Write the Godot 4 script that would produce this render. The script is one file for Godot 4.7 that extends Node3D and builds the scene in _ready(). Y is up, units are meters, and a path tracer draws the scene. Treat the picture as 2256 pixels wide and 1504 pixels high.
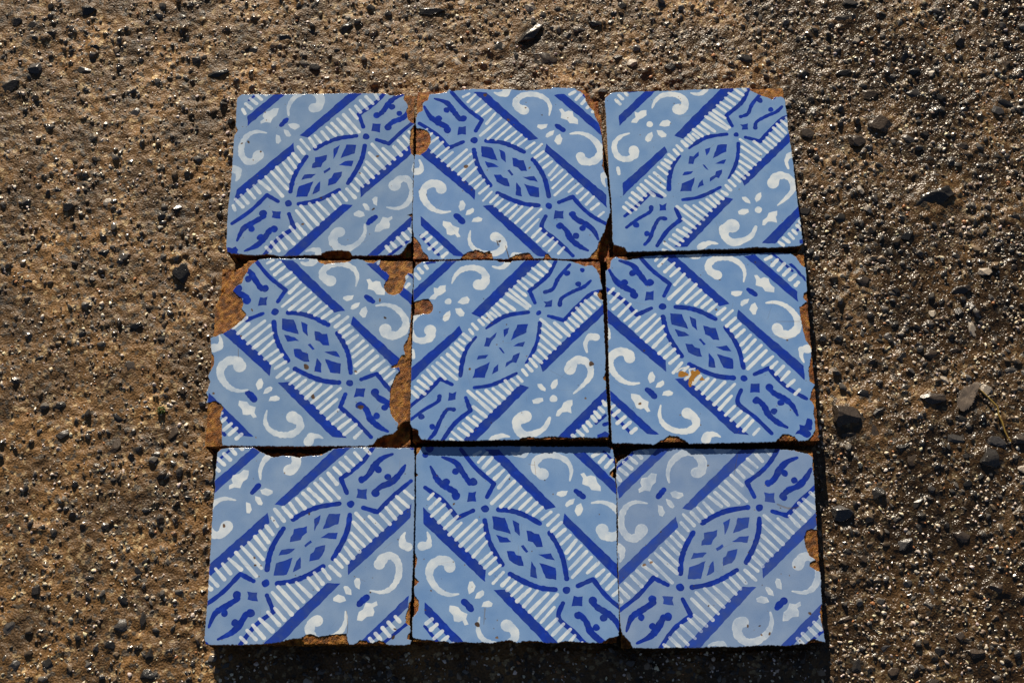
extends Node3D
# Nine old hand-painted majolica tiles laid out on a wet, pebbly concrete yard, low sun from behind them.

const TEXTURE_SIZE := 768
const TEXTURE_SPAN := 220.0          # millimetres that one tile texture covers
var random := RandomNumberGenerator.new()
var clay_texture: NoiseTexture2D
var clay_bumps: NoiseTexture2D
var stone_texture: NoiseTexture2D
var stone_bumps: NoiseTexture2D
var footprints: Array[PackedVector2Array] = []

func _ready() -> void:
	random.seed = 4711
	# --- camera ---
	var camera := Camera3D.new()
	camera.name = "camera"
	camera.fov = 22.67
	camera.near = 0.05
	camera.far = 60.0
	camera.transform = Transform3D(Basis(Vector3.RIGHT, -deg_to_rad(67.392)) * Basis(Vector3.BACK, deg_to_rad(-1.2097)), Vector3(0, 1.6027 + 0.027, 0.658))
	add_child(camera)
	camera.current = true
	# --- sky, exposure ---
	var sky_material := ProceduralSkyMaterial.new()
	sky_material.sky_top_color = Color(0.36, 0.43, 0.54)
	sky_material.sky_horizon_color = Color(0.56, 0.60, 0.66)
	sky_material.sky_curve = 0.12
	sky_material.ground_bottom_color = Color(0.20, 0.17, 0.13)
	sky_material.ground_horizon_color = Color(0.40, 0.38, 0.36)
	sky_material.sun_angle_max = 12.0
	var sky := Sky.new()
	sky.sky_material = sky_material
	var environment := Environment.new()
	environment.background_mode = Environment.BG_SKY
	environment.sky = sky
	environment.background_energy_multiplier = 0.40
	environment.tonemap_mode = Environment.TONE_MAPPER_LINEAR
	environment.tonemap_exposure = 1.35
	environment.sdfgi_enabled = true
	environment.ssao_enabled = true
	environment.ssil_enabled = true
	var world := WorldEnvironment.new()
	world.name = "world_environment"
	world.environment = environment
	add_child(world)
	# --- low sun behind the tiles, slightly to the left ---
	var sun := DirectionalLight3D.new()
	sun.name = "sun"
	sun.light_color = Color(1.0, 0.945, 0.86)
	sun.light_energy = 1.6
	sun.light_angular_distance = 0.5
	sun.shadow_enabled = true
	var elevation := deg_to_rad(23.0)
	var azimuth := deg_to_rad(8.0)
	var travel := Vector3(sin(azimuth) * cos(elevation), -sin(elevation), cos(azimuth) * cos(elevation))
	add_child(sun)
	sun.look_at_from_position(Vector3.ZERO, travel, Vector3.UP)
	# --- the setting, then the things ---
	for tile in TILES:
		footprints.append(grown(points(tile.corners), tile.centre, 1.012))
	make_shared_textures()
	build_ground()
	build_tiles()
	build_leaf()
	build_moss("moss_tuft", Vector3(-0.3600, 0.0, 0.0480), 0.0042, 70, "tiny green moss tuft on the concrete left of the tiles", 11)
	build_moss("moss_tuft", Vector3(-0.1065, 0.0185, -0.1125), 0.0030, 40, "dark green moss in the joint between the four upper left tiles", 12)

# ---------------------------------------------------------------- helpers
func points(flat: Array) -> PackedVector2Array:
	var out := PackedVector2Array()
	for i in range(0, flat.size() - 1, 2):
		out.append(Vector2(flat[i], flat[i + 1]))
	return out

func grown(shape: PackedVector2Array, centre: Array, factor: float) -> PackedVector2Array:
	var out := PackedVector2Array()
	for p in shape:
		out.append(p * factor + Vector2(centre[0], centre[1]))
	return out

func noise(seed_value: int, frequency: float, kind := FastNoiseLite.TYPE_SIMPLEX_SMOOTH, octaves := 1) -> FastNoiseLite:
	var n := FastNoiseLite.new()
	n.seed = seed_value
	n.noise_type = kind
	n.frequency = frequency
	n.fractal_type = FastNoiseLite.FRACTAL_NONE if octaves == 1 else FastNoiseLite.FRACTAL_FBM
	n.fractal_octaves = octaves
	if kind == FastNoiseLite.TYPE_CELLULAR:
		n.cellular_return_type = FastNoiseLite.RETURN_DISTANCE
	return n

func noise_texture(n: FastNoiseLite, stops: Array, size := 512, as_normal := false, strength := 4.0) -> NoiseTexture2D:
	var t := NoiseTexture2D.new()
	t.width = size
	t.height = size
	t.noise = n
	t.seamless = true
	t.as_normal_map = as_normal
	t.bump_strength = strength
	if not as_normal:
		var g := Gradient.new()
		g.offsets = PackedFloat32Array(stops.map(func(s): return s[0]))
		g.colors = PackedColorArray(stops.map(func(s): return s[1]))
		t.color_ramp = g
	return t

func make_shared_textures() -> void:
	clay_texture = noise_texture(noise(5, 0.035, FastNoiseLite.TYPE_SIMPLEX_SMOOTH, 5), [[0.0, Color(0.62, 0.58, 0.55)], [0.45, Color(0.92, 0.90, 0.87)], [0.7, Color(1, 0.98, 0.92)], [1.0, Color(1, 1, 1)]])
	clay_bumps = noise_texture(noise(6, 0.06, FastNoiseLite.TYPE_SIMPLEX_SMOOTH, 4), [], 512, true, 10.0)
	stone_bumps = noise_texture(noise(8, 0.022, FastNoiseLite.TYPE_SIMPLEX_SMOOTH, 5), [], 512, true, 9.0)
	stone_texture = noise_texture(noise(7, 0.03, FastNoiseLite.TYPE_SIMPLEX_SMOOTH, 5), [[0.0, Color(0.55, 0.52, 0.50)], [0.5, Color(0.85, 0.84, 0.83)], [1.0, Color(1, 1, 1)]])

func describe(node: Node, label: String, category: String, group := "") -> void:
	node.set_meta("label", label)
	node.set_meta("category", category)
	if group != "":
		node.set_meta("group", group)

func mesh_from(vertices: PackedVector3Array, normals: PackedVector3Array, indices: PackedInt32Array, uvs := PackedVector2Array(), colours := PackedColorArray(), into: ArrayMesh = null) -> ArrayMesh:
	var mesh := into if into != null else ArrayMesh.new()
	if vertices.size() < 60000:                     # every face turned the way its normals point
		for i in range(0, indices.size(), 3):
			var a := indices[i]
			var b := indices[i + 1]
			var c := indices[i + 2]
			if (vertices[b] - vertices[a]).cross(vertices[c] - vertices[a]).dot(normals[a] + normals[b] + normals[c]) > 0.0:
				indices[i + 1] = c
				indices[i + 2] = b
	var arrays := []
	arrays.resize(Mesh.ARRAY_MAX)
	arrays[Mesh.ARRAY_VERTEX] = vertices
	arrays[Mesh.ARRAY_NORMAL] = normals
	arrays[Mesh.ARRAY_INDEX] = indices
	if uvs.size() > 0:
		arrays[Mesh.ARRAY_TEX_UV] = uvs
		var tangents := PackedFloat32Array()
		tangents.resize(vertices.size() * 4)
		for i in vertices.size():
			tangents[i * 4] = 1.0
			tangents[i * 4 + 3] = -1.0
		arrays[Mesh.ARRAY_TANGENT] = tangents
	if colours.size() > 0:
		arrays[Mesh.ARRAY_COLOR] = colours
	mesh.add_surface_from_arrays(Mesh.PRIMITIVE_TRIANGLES, arrays)
	return mesh

func grid_indices(columns: int, rows: int) -> PackedInt32Array:
	var out := PackedInt32Array()
	out.resize((columns - 1) * (rows - 1) * 6)
	var k := 0
	for r in rows - 1:
		for c in columns - 1:
			var a := r * columns + c
			out[k] = a
			out[k + 1] = a + 1
			out[k + 2] = a + columns
			out[k + 3] = a + 1
			out[k + 4] = a + columns + 1
			out[k + 5] = a + columns
			k += 6
	return out

func over_tiles(x: float, z: float) -> bool:      # millimetres
	if absf(x) > 330.0 or absf(z) > 330.0:
		return false
	for f in footprints:
		if Geometry2D.is_point_in_polygon(Vector2(x, z), f):
			return true
	return false

# ---------------------------------------------------------------- ground
var swell := noise(21, 7.0)
var lumps := noise(22, 55.0, FastNoiseLite.TYPE_SIMPLEX_SMOOTH, 2)
var grains := noise(23, 210.0, FastNoiseLite.TYPE_CELLULAR)
var patches := noise(24, 16.0)
var sand := noise(25, 620.0)
var clumps := noise(26, 22.0, FastNoiseLite.TYPE_SIMPLEX_SMOOTH, 2)

func ground_height(x: float, z: float) -> float:  # metres
	var coarse := clampf(0.62 + patches.get_noise_2d(x, z) * 0.7 + x * 0.35, 0.2, 1.1)
	var h := 0.0016 * swell.get_noise_2d(x, z) + 0.0013 * lumps.get_noise_2d(x, z)
	h -= 0.0005 * coarse * (grains.get_noise_2d(x, z) + 0.35)
	h += 0.00010 * coarse * sand.get_noise_2d(x, z)
	if h > -0.0004 and over_tiles(x * 1000.0, z * 1000.0):
		h = -0.0004
	return h

func spread(low: float, high: float, step: float, reach: float) -> PackedFloat32Array:
	var before := []
	var s := step
	var p := low
	while p > -reach:
		s *= 1.09
		p -= s
		before.push_front(p)
	var out := PackedFloat32Array(before)
	p = low
	while p < high:
		out.append(p)
		p += step
	s = step
	while p < reach:
		out.append(p)
		s *= 1.09
		p += s
	return out

func ground_material() -> StandardMaterial3D:
	var w := 1792
	var h := 1344
	var fine := noise(31, 0.30, FastNoiseLite.TYPE_SIMPLEX_SMOOTH, 2).get_image(w, h, false, false, false).get_data()
	var speck := noise(32, 0.22, FastNoiseLite.TYPE_CELLULAR).get_image(w, h, false, false, false).get_data()
	var cell := noise(32, 0.22, FastNoiseLite.TYPE_CELLULAR)
	cell.cellular_return_type = FastNoiseLite.RETURN_CELL_VALUE
	var tone := cell.get_image(w, h, false, false, false).get_data()
	var blotch := noise(33, 0.012, FastNoiseLite.TYPE_SIMPLEX_SMOOTH, 4).get_image(w, h, false, false, false).get_data()
	var wet := noise(34, 0.006, FastNoiseLite.TYPE_SIMPLEX_SMOOTH, 5).get_image(w, h, false, false, false).get_data()
	var out := PackedByteArray()
	out.resize(w * h * 3)
	var rough := PackedByteArray()
	rough.resize(w * h)
	var i := 0
	for y in h:
		for x in w:
			# damp patches: darker, glossier binder; the right of the yard lies wetter
			var damp: float = clampf(0.10 + (float(wet[i]) - 128.0) / 140.0 + float(x - 900) / 850.0 + float(y - 560) / 2600.0, 0.0, 1.0)
			var v: float = 0.70 + float(fine[i] - 128) * 0.0020 + float(blotch[i] - 128) * 0.0030
			var r: float = 118.0
			var g: float = 87.0
			var b: float = 49.0
			var t: int = tone[i]
			if t > 228 and speck[i] < 92:          # pale sand grains
				r = 176.0
				g = 150.0
				b = 108.0
			elif t < 34 and speck[i] < 100:        # dark sand grains
				r = 82.0
				g = 72.0
				b = 60.0
			v *= 1.0 - 0.46 * damp
			out[i * 3] = clampi(int(r * v * 1.25), 0, 255)
			out[i * 3 + 1] = clampi(int(g * v * 1.25), 0, 255)
			out[i * 3 + 2] = clampi(int(b * v * 1.25), 0, 255)
			rough[i] = clampi(int(140.0 - 70.0 * damp + float(fine[i] - 128) * 0.25), 20, 255)
			i += 1
	var m := StandardMaterial3D.new()
	m.albedo_texture = ImageTexture.create_from_image(Image.create_from_data(w, h, false, Image.FORMAT_RGB8, out))
	var rough_image := Image.create_from_data(w, h, false, Image.FORMAT_L8, rough)
	rough_image.resize(w / 2, h / 2, Image.INTERPOLATE_BILINEAR)
	m.roughness_texture = ImageTexture.create_from_image(rough_image)
	m.roughness = 1.0
	var bumps := noise(35, 0.33, FastNoiseLite.TYPE_SIMPLEX_SMOOTH, 3).get_image(w, h, false, false, false)
	bumps.convert(Image.FORMAT_RGBA8)
	bumps.bump_map_to_normal_map(1.2)
	m.normal_enabled = true
	m.normal_texture = ImageTexture.create_from_image(bumps)
	m.normal_scale = 1.0
	m.metallic_specular = 0.4
	return m

func build_ground() -> void:
	var ground := MeshInstance3D.new()
	ground.name = "ground"
	scatter_stones(ground)
	var xs := spread(-0.64, 0.64, 0.00138, 2.6)
	var zs := spread(-0.50, 0.385, 0.00138, 2.6)
	var columns := xs.size()
	var rows := zs.size()
	var heights := PackedFloat32Array()
	heights.resize(columns * rows)
	var vertices := PackedVector3Array()
	vertices.resize(columns * rows)
	var uvs := PackedVector2Array()
	uvs.resize(columns * rows)
	var k := 0
	for r in rows:
		var z := zs[r]
		for c in columns:
			var x := xs[c]
			var y := ground_height(x, z)
			heights[k] = y
			uvs[k] = Vector2(pingpong((x + 0.75) / 1.5, 1.0), pingpong((z + 0.6) / 1.125, 1.0))
			k += 1
	# the binder rises against the stones set in it
	for m in mounds:
		var reach: float = m.z
		var c0 := xs.bsearch(m.x - reach)
		var c1 := xs.bsearch(m.x + reach)
		for r in range(zs.bsearch(m.y - reach), mini(zs.bsearch(m.y + reach), rows)):
			for c in range(c0, mini(c1, columns)):
				var t: float = 1.0 - Vector2(xs[c] - m.x, zs[r] - m.y).length() / reach
				if t > 0.0:
					heights[r * columns + c] += m.w * t * t * (3.0 - 2.0 * t)
	k = 0
	for r in rows:
		for c in columns:
			vertices[k] = Vector3(xs[c], heights[k], zs[r])
			k += 1
	var normals := PackedVector3Array()
	normals.resize(columns * rows)
	k = 0
	for r in rows:
		var r0 := maxi(r - 1, 0)
		var r1 := mini(r + 1, rows - 1)
		for c in columns:
			var c0 := maxi(c - 1, 0)
			var c1 := mini(c + 1, columns - 1)
			var dx := (heights[r * columns + c1] - heights[r * columns + c0]) / (xs[c1] - xs[c0])
			var dz := (heights[r1 * columns + c] - heights[r0 * columns + c]) / (zs[r1] - zs[r0])
			normals[k] = Vector3(-dx, 1.0, -dz).normalized()
			k += 1
	ground.mesh = mesh_from(vertices, normals, grid_indices(columns, rows), uvs)
	ground.material_override = ground_material()
	ground.set_meta("kind", "structure")
	ground.set_meta("label", "wet brown concrete with pebbles showing at its surface")
	add_child(ground)

func icosphere(level: int) -> Array:
	var t := (1.0 + sqrt(5.0)) / 2.0
	var v: Array[Vector3] = []
	for p in [Vector3(-1, t, 0), Vector3(1, t, 0), Vector3(-1, -t, 0), Vector3(1, -t, 0), Vector3(0, -1, t), Vector3(0, 1, t), Vector3(0, -1, -t), Vector3(0, 1, -t), Vector3(t, 0, -1), Vector3(t, 0, 1), Vector3(-t, 0, -1), Vector3(-t, 0, 1)]:
		v.append(p.normalized())
	var f := [0, 11, 5, 0, 5, 1, 0, 1, 7, 0, 7, 10, 0, 10, 11, 1, 5, 9, 5, 11, 4, 11, 10, 2, 10, 7, 6, 7, 1, 8, 3, 9, 4, 3, 4, 2, 3, 2, 6, 3, 6, 8, 3, 8, 9, 4, 9, 5, 2, 4, 11, 6, 2, 10, 8, 6, 7, 9, 8, 1]
	for l in level:
		var halves := {}
		var next := []
		for i in range(0, f.size(), 3):
			var mids := []
			for e in 3:
				var a: int = f[i + e]
				var b: int = f[i + (e + 1) % 3]
				var key := mini(a, b) * 100000 + maxi(a, b)
				if not halves.has(key):
					halves[key] = v.size()
					v.append(((v[a] + v[b]) * 0.5).normalized())
				mids.append(halves[key])
			next.append_array([f[i], mids[0], mids[2], f[i + 1], mids[1], mids[0], f[i + 2], mids[2], mids[1], mids[0], mids[1], mids[2]])
		f = next
	return [v, f]

func stone_mesh(seed_value: int, level: int, angular: bool) -> ArrayMesh:
	var rng := RandomNumberGenerator.new()
	rng.seed = seed_value
	var ball := icosphere(level)
	var bumps := noise(seed_value, 0.9, FastNoiseLite.TYPE_SIMPLEX_SMOOTH, 3)
	var cuts := []
	for i in (14 if angular else 6):
		cuts.append([Vector3(rng.randf_range(-1, 1), rng.randf_range(-0.7, 1), rng.randf_range(-1, 1)).normalized(), rng.randf_range(0.50, 0.82)])
	var v := PackedVector3Array()
	for p in ball[0]:
		var q: Vector3 = p * (1.0 + 0.28 * bumps.get_noise_3dv(p * 1.3))
		for cut in cuts:
			var over: float = q.dot(cut[0]) - cut[1]
			if over > 0.0:
				q -= cut[0] * over
		q *= 1.0 + 0.10 * bumps.get_noise_3dv(p * 4.0) + 0.05 * bumps.get_noise_3dv(p * 11.0)
		v.append(q)
	var n := PackedVector3Array()
	n.resize(v.size())
	var f: Array = ball[1]
	for i in range(0, f.size(), 3):
		var a := v[f[i]]
		var normal := (v[f[i + 1]] - a).cross(v[f[i + 2]] - a)
		if normal.dot(a) < 0.0:
			normal = -normal
		for e in 3:
			n[f[i + e]] += normal
	for i in n.size():
		n[i] = n[i].normalized()
	f.reverse()
	return mesh_from(v, n, PackedInt32Array(f))

func stone_material(colour: Color, roughness: float) -> StandardMaterial3D:
	var m := StandardMaterial3D.new()
	m.albedo_color = colour.linear_to_srgb()
	m.albedo_texture = stone_texture
	m.uv1_triplanar = true
	m.uv1_scale = Vector3(0.35, 0.35, 0.35)
	m.roughness = roughness
	m.normal_enabled = true
	m.normal_texture = stone_bumps
	m.normal_scale = 1.0
	return m

var mounds: Array[Vector4] = []                  # x, z, reach, height in metres

func scatter_stones(ground: Node3D) -> void:
	var shapes: Array[ArrayMesh] = []
	for i in 14:
		shapes.append(stone_mesh(100 + i, 3, i % 4 != 0))
	var dark := [stone_material(Color(0.030, 0.030, 0.030), 0.20), stone_material(Color(0.045, 0.042, 0.038), 0.24), stone_material(Color(0.060, 0.055, 0.050), 0.28)]
	var grey := [stone_material(Color(0.105, 0.098, 0.090), 0.34), stone_material(Color(0.085, 0.082, 0.082), 0.30)]
	var brown := [stone_material(Color(0.090, 0.066, 0.046), 0.32), stone_material(Color(0.075, 0.060, 0.048), 0.28)]
	var white := [stone_material(Color(0.52, 0.46, 0.38), 0.40), stone_material(Color(0.60, 0.52, 0.42), 0.42)]
	var tones := [dark, grey, brown, white]
	var taken: Array[Vector3] = []               # x, z, radius in metres
	var count := 0
	var place := func(x: float, z: float, length: float, width: float, turn: float, tone: int, flat: bool) -> void:
		var stone := MeshInstance3D.new()
		stone.name = "pebble"
		stone.mesh = shapes[random.randi() % shapes.size()]
		stone.material_override = tones[tone][random.randi() % tones[tone].size()]
		var tall := minf(length, width) * (0.30 if flat else random.randf_range(0.42, 0.72))
		var sunk := (0.25 if flat else random.randf_range(-0.35, 0.2)) * tall * 0.5
		stone.transform = Transform3D(Basis(Vector3.UP, turn) * Basis(Vector3.RIGHT, random.randf_range(-0.15, 0.15)) * Basis.from_scale(Vector3(length * 0.58, tall * 0.58, width * 0.58)), Vector3(x, ground_height(x, z) - sunk, z))
		ground.add_child(stone, true)
		taken.append(Vector3(x, z, length * 0.5))
		mounds.append(Vector4(x, z, length * 0.85, tall * random.randf_range(0.10, 0.35)))
	for i in range(0, LARGE_STONES.size(), 7):
		if over_tiles(LARGE_STONES[i], LARGE_STONES[i + 1]):
			continue
		place.call(LARGE_STONES[i] / 1000.0, LARGE_STONES[i + 1] / 1000.0, LARGE_STONES[i + 2] / 1000.0, LARGE_STONES[i + 3] / 1000.0, deg_to_rad(LARGE_STONES[i + 4]), int(LARGE_STONES[i + 5]), LARGE_STONES[i + 6] > 0.5)
		count += 1
	var free := func(x: float, z: float, radius: float) -> bool:
		if over_tiles(x * 1000.0, z * 1000.0):
			return false
		for p in taken:
			if absf(p.x - x) < p.z + radius and absf(p.y - z) < p.z + radius:
				return false
		return true
	var guard := 0
	while count < 300 and guard < 6000:
		guard += 1
		var x := random.randf_range(-0.60, 0.60)
		var z := random.randf_range(-0.47, 0.36)
		if absf(x) > 0.60 - (z + 0.47) * 0.09 or random.randf() > 0.62 + x * 0.6:
			continue
		var length := random.randf_range(0.0065, 0.0115) * (1.0 + maxf(x, 0.0) * 0.5)
		if not free.call(x, z, length * 0.6):
			continue
		var dice := random.randf()
		place.call(x, z, length, length * random.randf_range(0.5, 0.95), random.randf() * TAU, 0 if dice < 0.62 else (1 if dice < 0.78 else (2 if dice < 0.92 else 3)), random.randf() < 0.2)
		count += 1
	# the smaller ones, past counting
	small_stones(ground, "small_pebbles", 6, 12400, 0.0032, 0.0092, 2, taken, 0)
	small_stones(ground, "dark_grit", 3, 6200, 0.0016, 0.0034, 1, taken, 0)
	small_stones(ground, "pale_grit", 4, 23000, 0.0014, 0.0034, 1, taken, 1)
	small_stones(ground, "pale_chips", 5, 8900, 0.0026, 0.0056, 1, taken, 1)
	small_stones(ground, "brown_grit", 4, 21600, 0.0016, 0.0046, 1, taken, 2)

func small_stones(ground: Node3D, called: String, variants: int, total: int, smallest: float, largest: float, level: int, taken: Array[Vector3], pale: int) -> void:
	var m := StandardMaterial3D.new()
	m.vertex_color_use_as_albedo = true
	m.roughness = [0.18, 0.40, 0.50][pale]
	for k in variants:
		var placed: Array[Transform3D] = []
		var colours: Array[Color] = []
		var wanted := total / variants
		var guard := 0
		while placed.size() < wanted and guard < wanted * 6:
			guard += 1
			var x := random.randf_range(-0.95, 0.95)
			var z := random.randf_range(-0.74, 0.62)
			if random.randf() > 0.62 + x * 0.45 + clumps.get_noise_2d(x, z) * 0.6 or over_tiles(x * 1000.0, z * 1000.0):
				continue
			var size := smallest + (largest - smallest) * pow(random.randf(), 1.7)
			var blocked := false
			if size > 0.0024:
				for p in taken:
					if absf(p.x - x) < p.z * 0.8 and absf(p.y - z) < p.z * 0.8:
						blocked = true
						break
			if blocked:
				continue
			var wide := size * random.randf_range(0.5, 0.95)
			var tall := wide * random.randf_range(0.55, 0.95)
			placed.append(Transform3D(Basis(Vector3.UP, random.randf() * TAU) * Basis(Vector3.RIGHT, random.randf_range(-0.4, 0.4)) * Basis.from_scale(Vector3(size, tall, wide) * 0.58), Vector3(x, ground_height(x, z) + tall * (random.randf_range(0.08, 0.42) if pale == 1 else random.randf_range(0.0, 0.38)), z)))
			if size > 0.0026 and pale != 1:
				mounds.append(Vector4(x, z, size * 0.95, tall * random.randf_range(0.12, 0.42)))
			var c: Color
			var dice := random.randf()
			if pale == 1:
				var v := random.randf_range(0.48, 0.88)
				c = Color(v, v * random.randf_range(0.80, 0.92), v * random.randf_range(0.55, 0.78))
				if dice < 0.06:
					c = Color(0.45, 0.20, 0.08)
			elif pale == 2:
				var v := random.randf_range(0.08, 0.24)
				c = Color(v, v * random.randf_range(0.62, 0.74), v * random.randf_range(0.34, 0.50))
			else:
				var v := random.randf_range(0.040, 0.155)
				c = Color(v, v * 0.90, v * 0.78) if dice < 0.65 else Color(v * 1.5, v * 1.1, v * 0.72)
			colours.append(c)
		var multi := MultiMesh.new()
		multi.transform_format = MultiMesh.TRANSFORM_3D
		multi.use_colors = true
		multi.mesh = stone_mesh(200 + k + total, level, pale == 1 or k % 2 == 0)
		multi.instance_count = placed.size()
		for i in placed.size():
			multi.set_instance_transform(i, placed[i])
			multi.set_instance_color(i, colours[i])
		var node := MultiMeshInstance3D.new()
		node.name = called
		node.multimesh = multi
		node.material_override = m
		node.set_meta("kind", "stuff")
		ground.add_child(node, true)

# ---------------------------------------------------------------- the painted pattern
func fit(f: Array, p: Vector2) -> Vector2:
	return Vector2(f[0] * p.x + f[1] * p.y + f[2], f[3] * p.x + f[4] * p.y + f[5])

func fill_polygon(mask: Image, shape: PackedVector2Array, value: Color) -> void:   # in mask pixels
	var top := INF
	var bottom := -INF
	for p in shape:
		top = minf(top, p.y)
		bottom = maxf(bottom, p.y)
	var size := mask.get_width()
	var n := shape.size()
	for y in range(maxi(int(ceil(top - 0.5)), 0), mini(int(floor(bottom - 0.5)), size - 1) + 1):
		var level := float(y) + 0.5
		var hits := PackedFloat32Array()
		for i in n:
			var a := shape[i]
			var b := shape[(i + 1) % n]
			if (a.y <= level) != (b.y <= level):
				hits.append(a.x + (b.x - a.x) * (level - a.y) / (b.y - a.y))
		hits.sort()
		for i in range(0, hits.size() - 1, 2):
			var x0 := int(round(hits[i]))
			var x1 := int(round(hits[i + 1]))
			if x1 > x0:
				mask.fill_rect(Rect2i(x0, y, x1 - x0, 1), value)

func uneven(shape: PackedVector2Array, wobble: FastNoiseLite, step: float, amount: float) -> PackedVector2Array:
	var out := PackedVector2Array()
	var n := shape.size()
	for i in n:
		var a := shape[i]
		var b := shape[(i + 1) % n]
		var pieces := maxi(1, int(a.distance_to(b) / step))
		for k in pieces:
			var p := a.lerp(b, float(k) / pieces)
			out.append(p + Vector2(wobble.get_noise_2d(p.x, p.y), wobble.get_noise_2d(p.x + 371.0, p.y)) * amount)
	return out

func disc(centre: Vector2, radius: float, sides := 18) -> PackedVector2Array:
	var out := PackedVector2Array()
	for i in sides:
		out.append(centre + Vector2.from_angle(TAU * i / sides) * radius)
	return out

func paint_stroke(mask: Image, flat: Array, f: Array, wobble: FastNoiseLite, scale: float, value := Color.WHITE) -> void:
	var path: Array[Vector2] = []
	var widths: Array[float] = []
	for i in range(0, flat.size(), 3):
		path.append(fit(f, Vector2(flat[i], flat[i + 1])))
		widths.append(float(flat[i + 2]) * 0.5)
	if path.size() == 1:
		fill_polygon(mask, to_pixels(uneven(disc(path[0], widths[0]), wobble, 2.0, 0.5), scale), value)
		return
	# smooth the path
	var fine: Array[Vector2] = []
	var radii: Array[float] = []
	for i in path.size() - 1:
		var before: Vector2 = path[maxi(i - 1, 0)]
		var after: Vector2 = path[mini(i + 2, path.size() - 1)]
		if i > 0 and (path[i] - before).normalized().dot((path[i + 1] - path[i]).normalized()) < 0.45:
			before = path[i] * 2.0 - path[i + 1]      # a sharp elbow stays sharp
		if i + 2 < path.size() and (path[i + 1] - path[i]).normalized().dot((after - path[i + 1]).normalized()) < 0.45:
			after = path[i + 1] * 2.0 - path[i]
		for k in 6:
			var t := k / 6.0
			fine.append(path[i].cubic_interpolate(path[i + 1], before, after, t) if path.size() > 2 else path[i].lerp(path[i + 1], t))
			radii.append(lerpf(widths[i], widths[i + 1], t))
	fine.append(path[-1])
	radii.append(widths[-1])
	for i in fine.size():
		radii[i] *= 1.0 + 0.20 * wobble.get_noise_2d(fine[i].x * 2.0, fine[i].y * 2.0 + 90.0)
	for i in fine.size() - 1:
		var side := (fine[i + 1] - fine[i]).orthogonal().normalized()
		fill_polygon(mask, to_pixels(PackedVector2Array([fine[i] + side * radii[i], fine[i + 1] + side * radii[i + 1], fine[i + 1] - side * radii[i + 1], fine[i] - side * radii[i]]), scale), value)
		fill_polygon(mask, to_pixels(disc(fine[i], radii[i], 12), scale), value)
	fill_polygon(mask, to_pixels(disc(fine[-1], radii[-1], 12), scale), value)

func to_pixels(shape: PackedVector2Array, scale: float) -> PackedVector2Array:
	var out := PackedVector2Array()
	for p in shape:
		out.append((p + Vector2.ONE * TEXTURE_SPAN * 0.5) * scale)
	return out

func moved(flat: Array, f: Array, wobble: FastNoiseLite) -> PackedVector2Array:
	var shape := PackedVector2Array()
	for p in points(flat):
		shape.append(fit(f, p))
	return uneven(shape, wobble, 3.0, 0.55)

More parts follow.
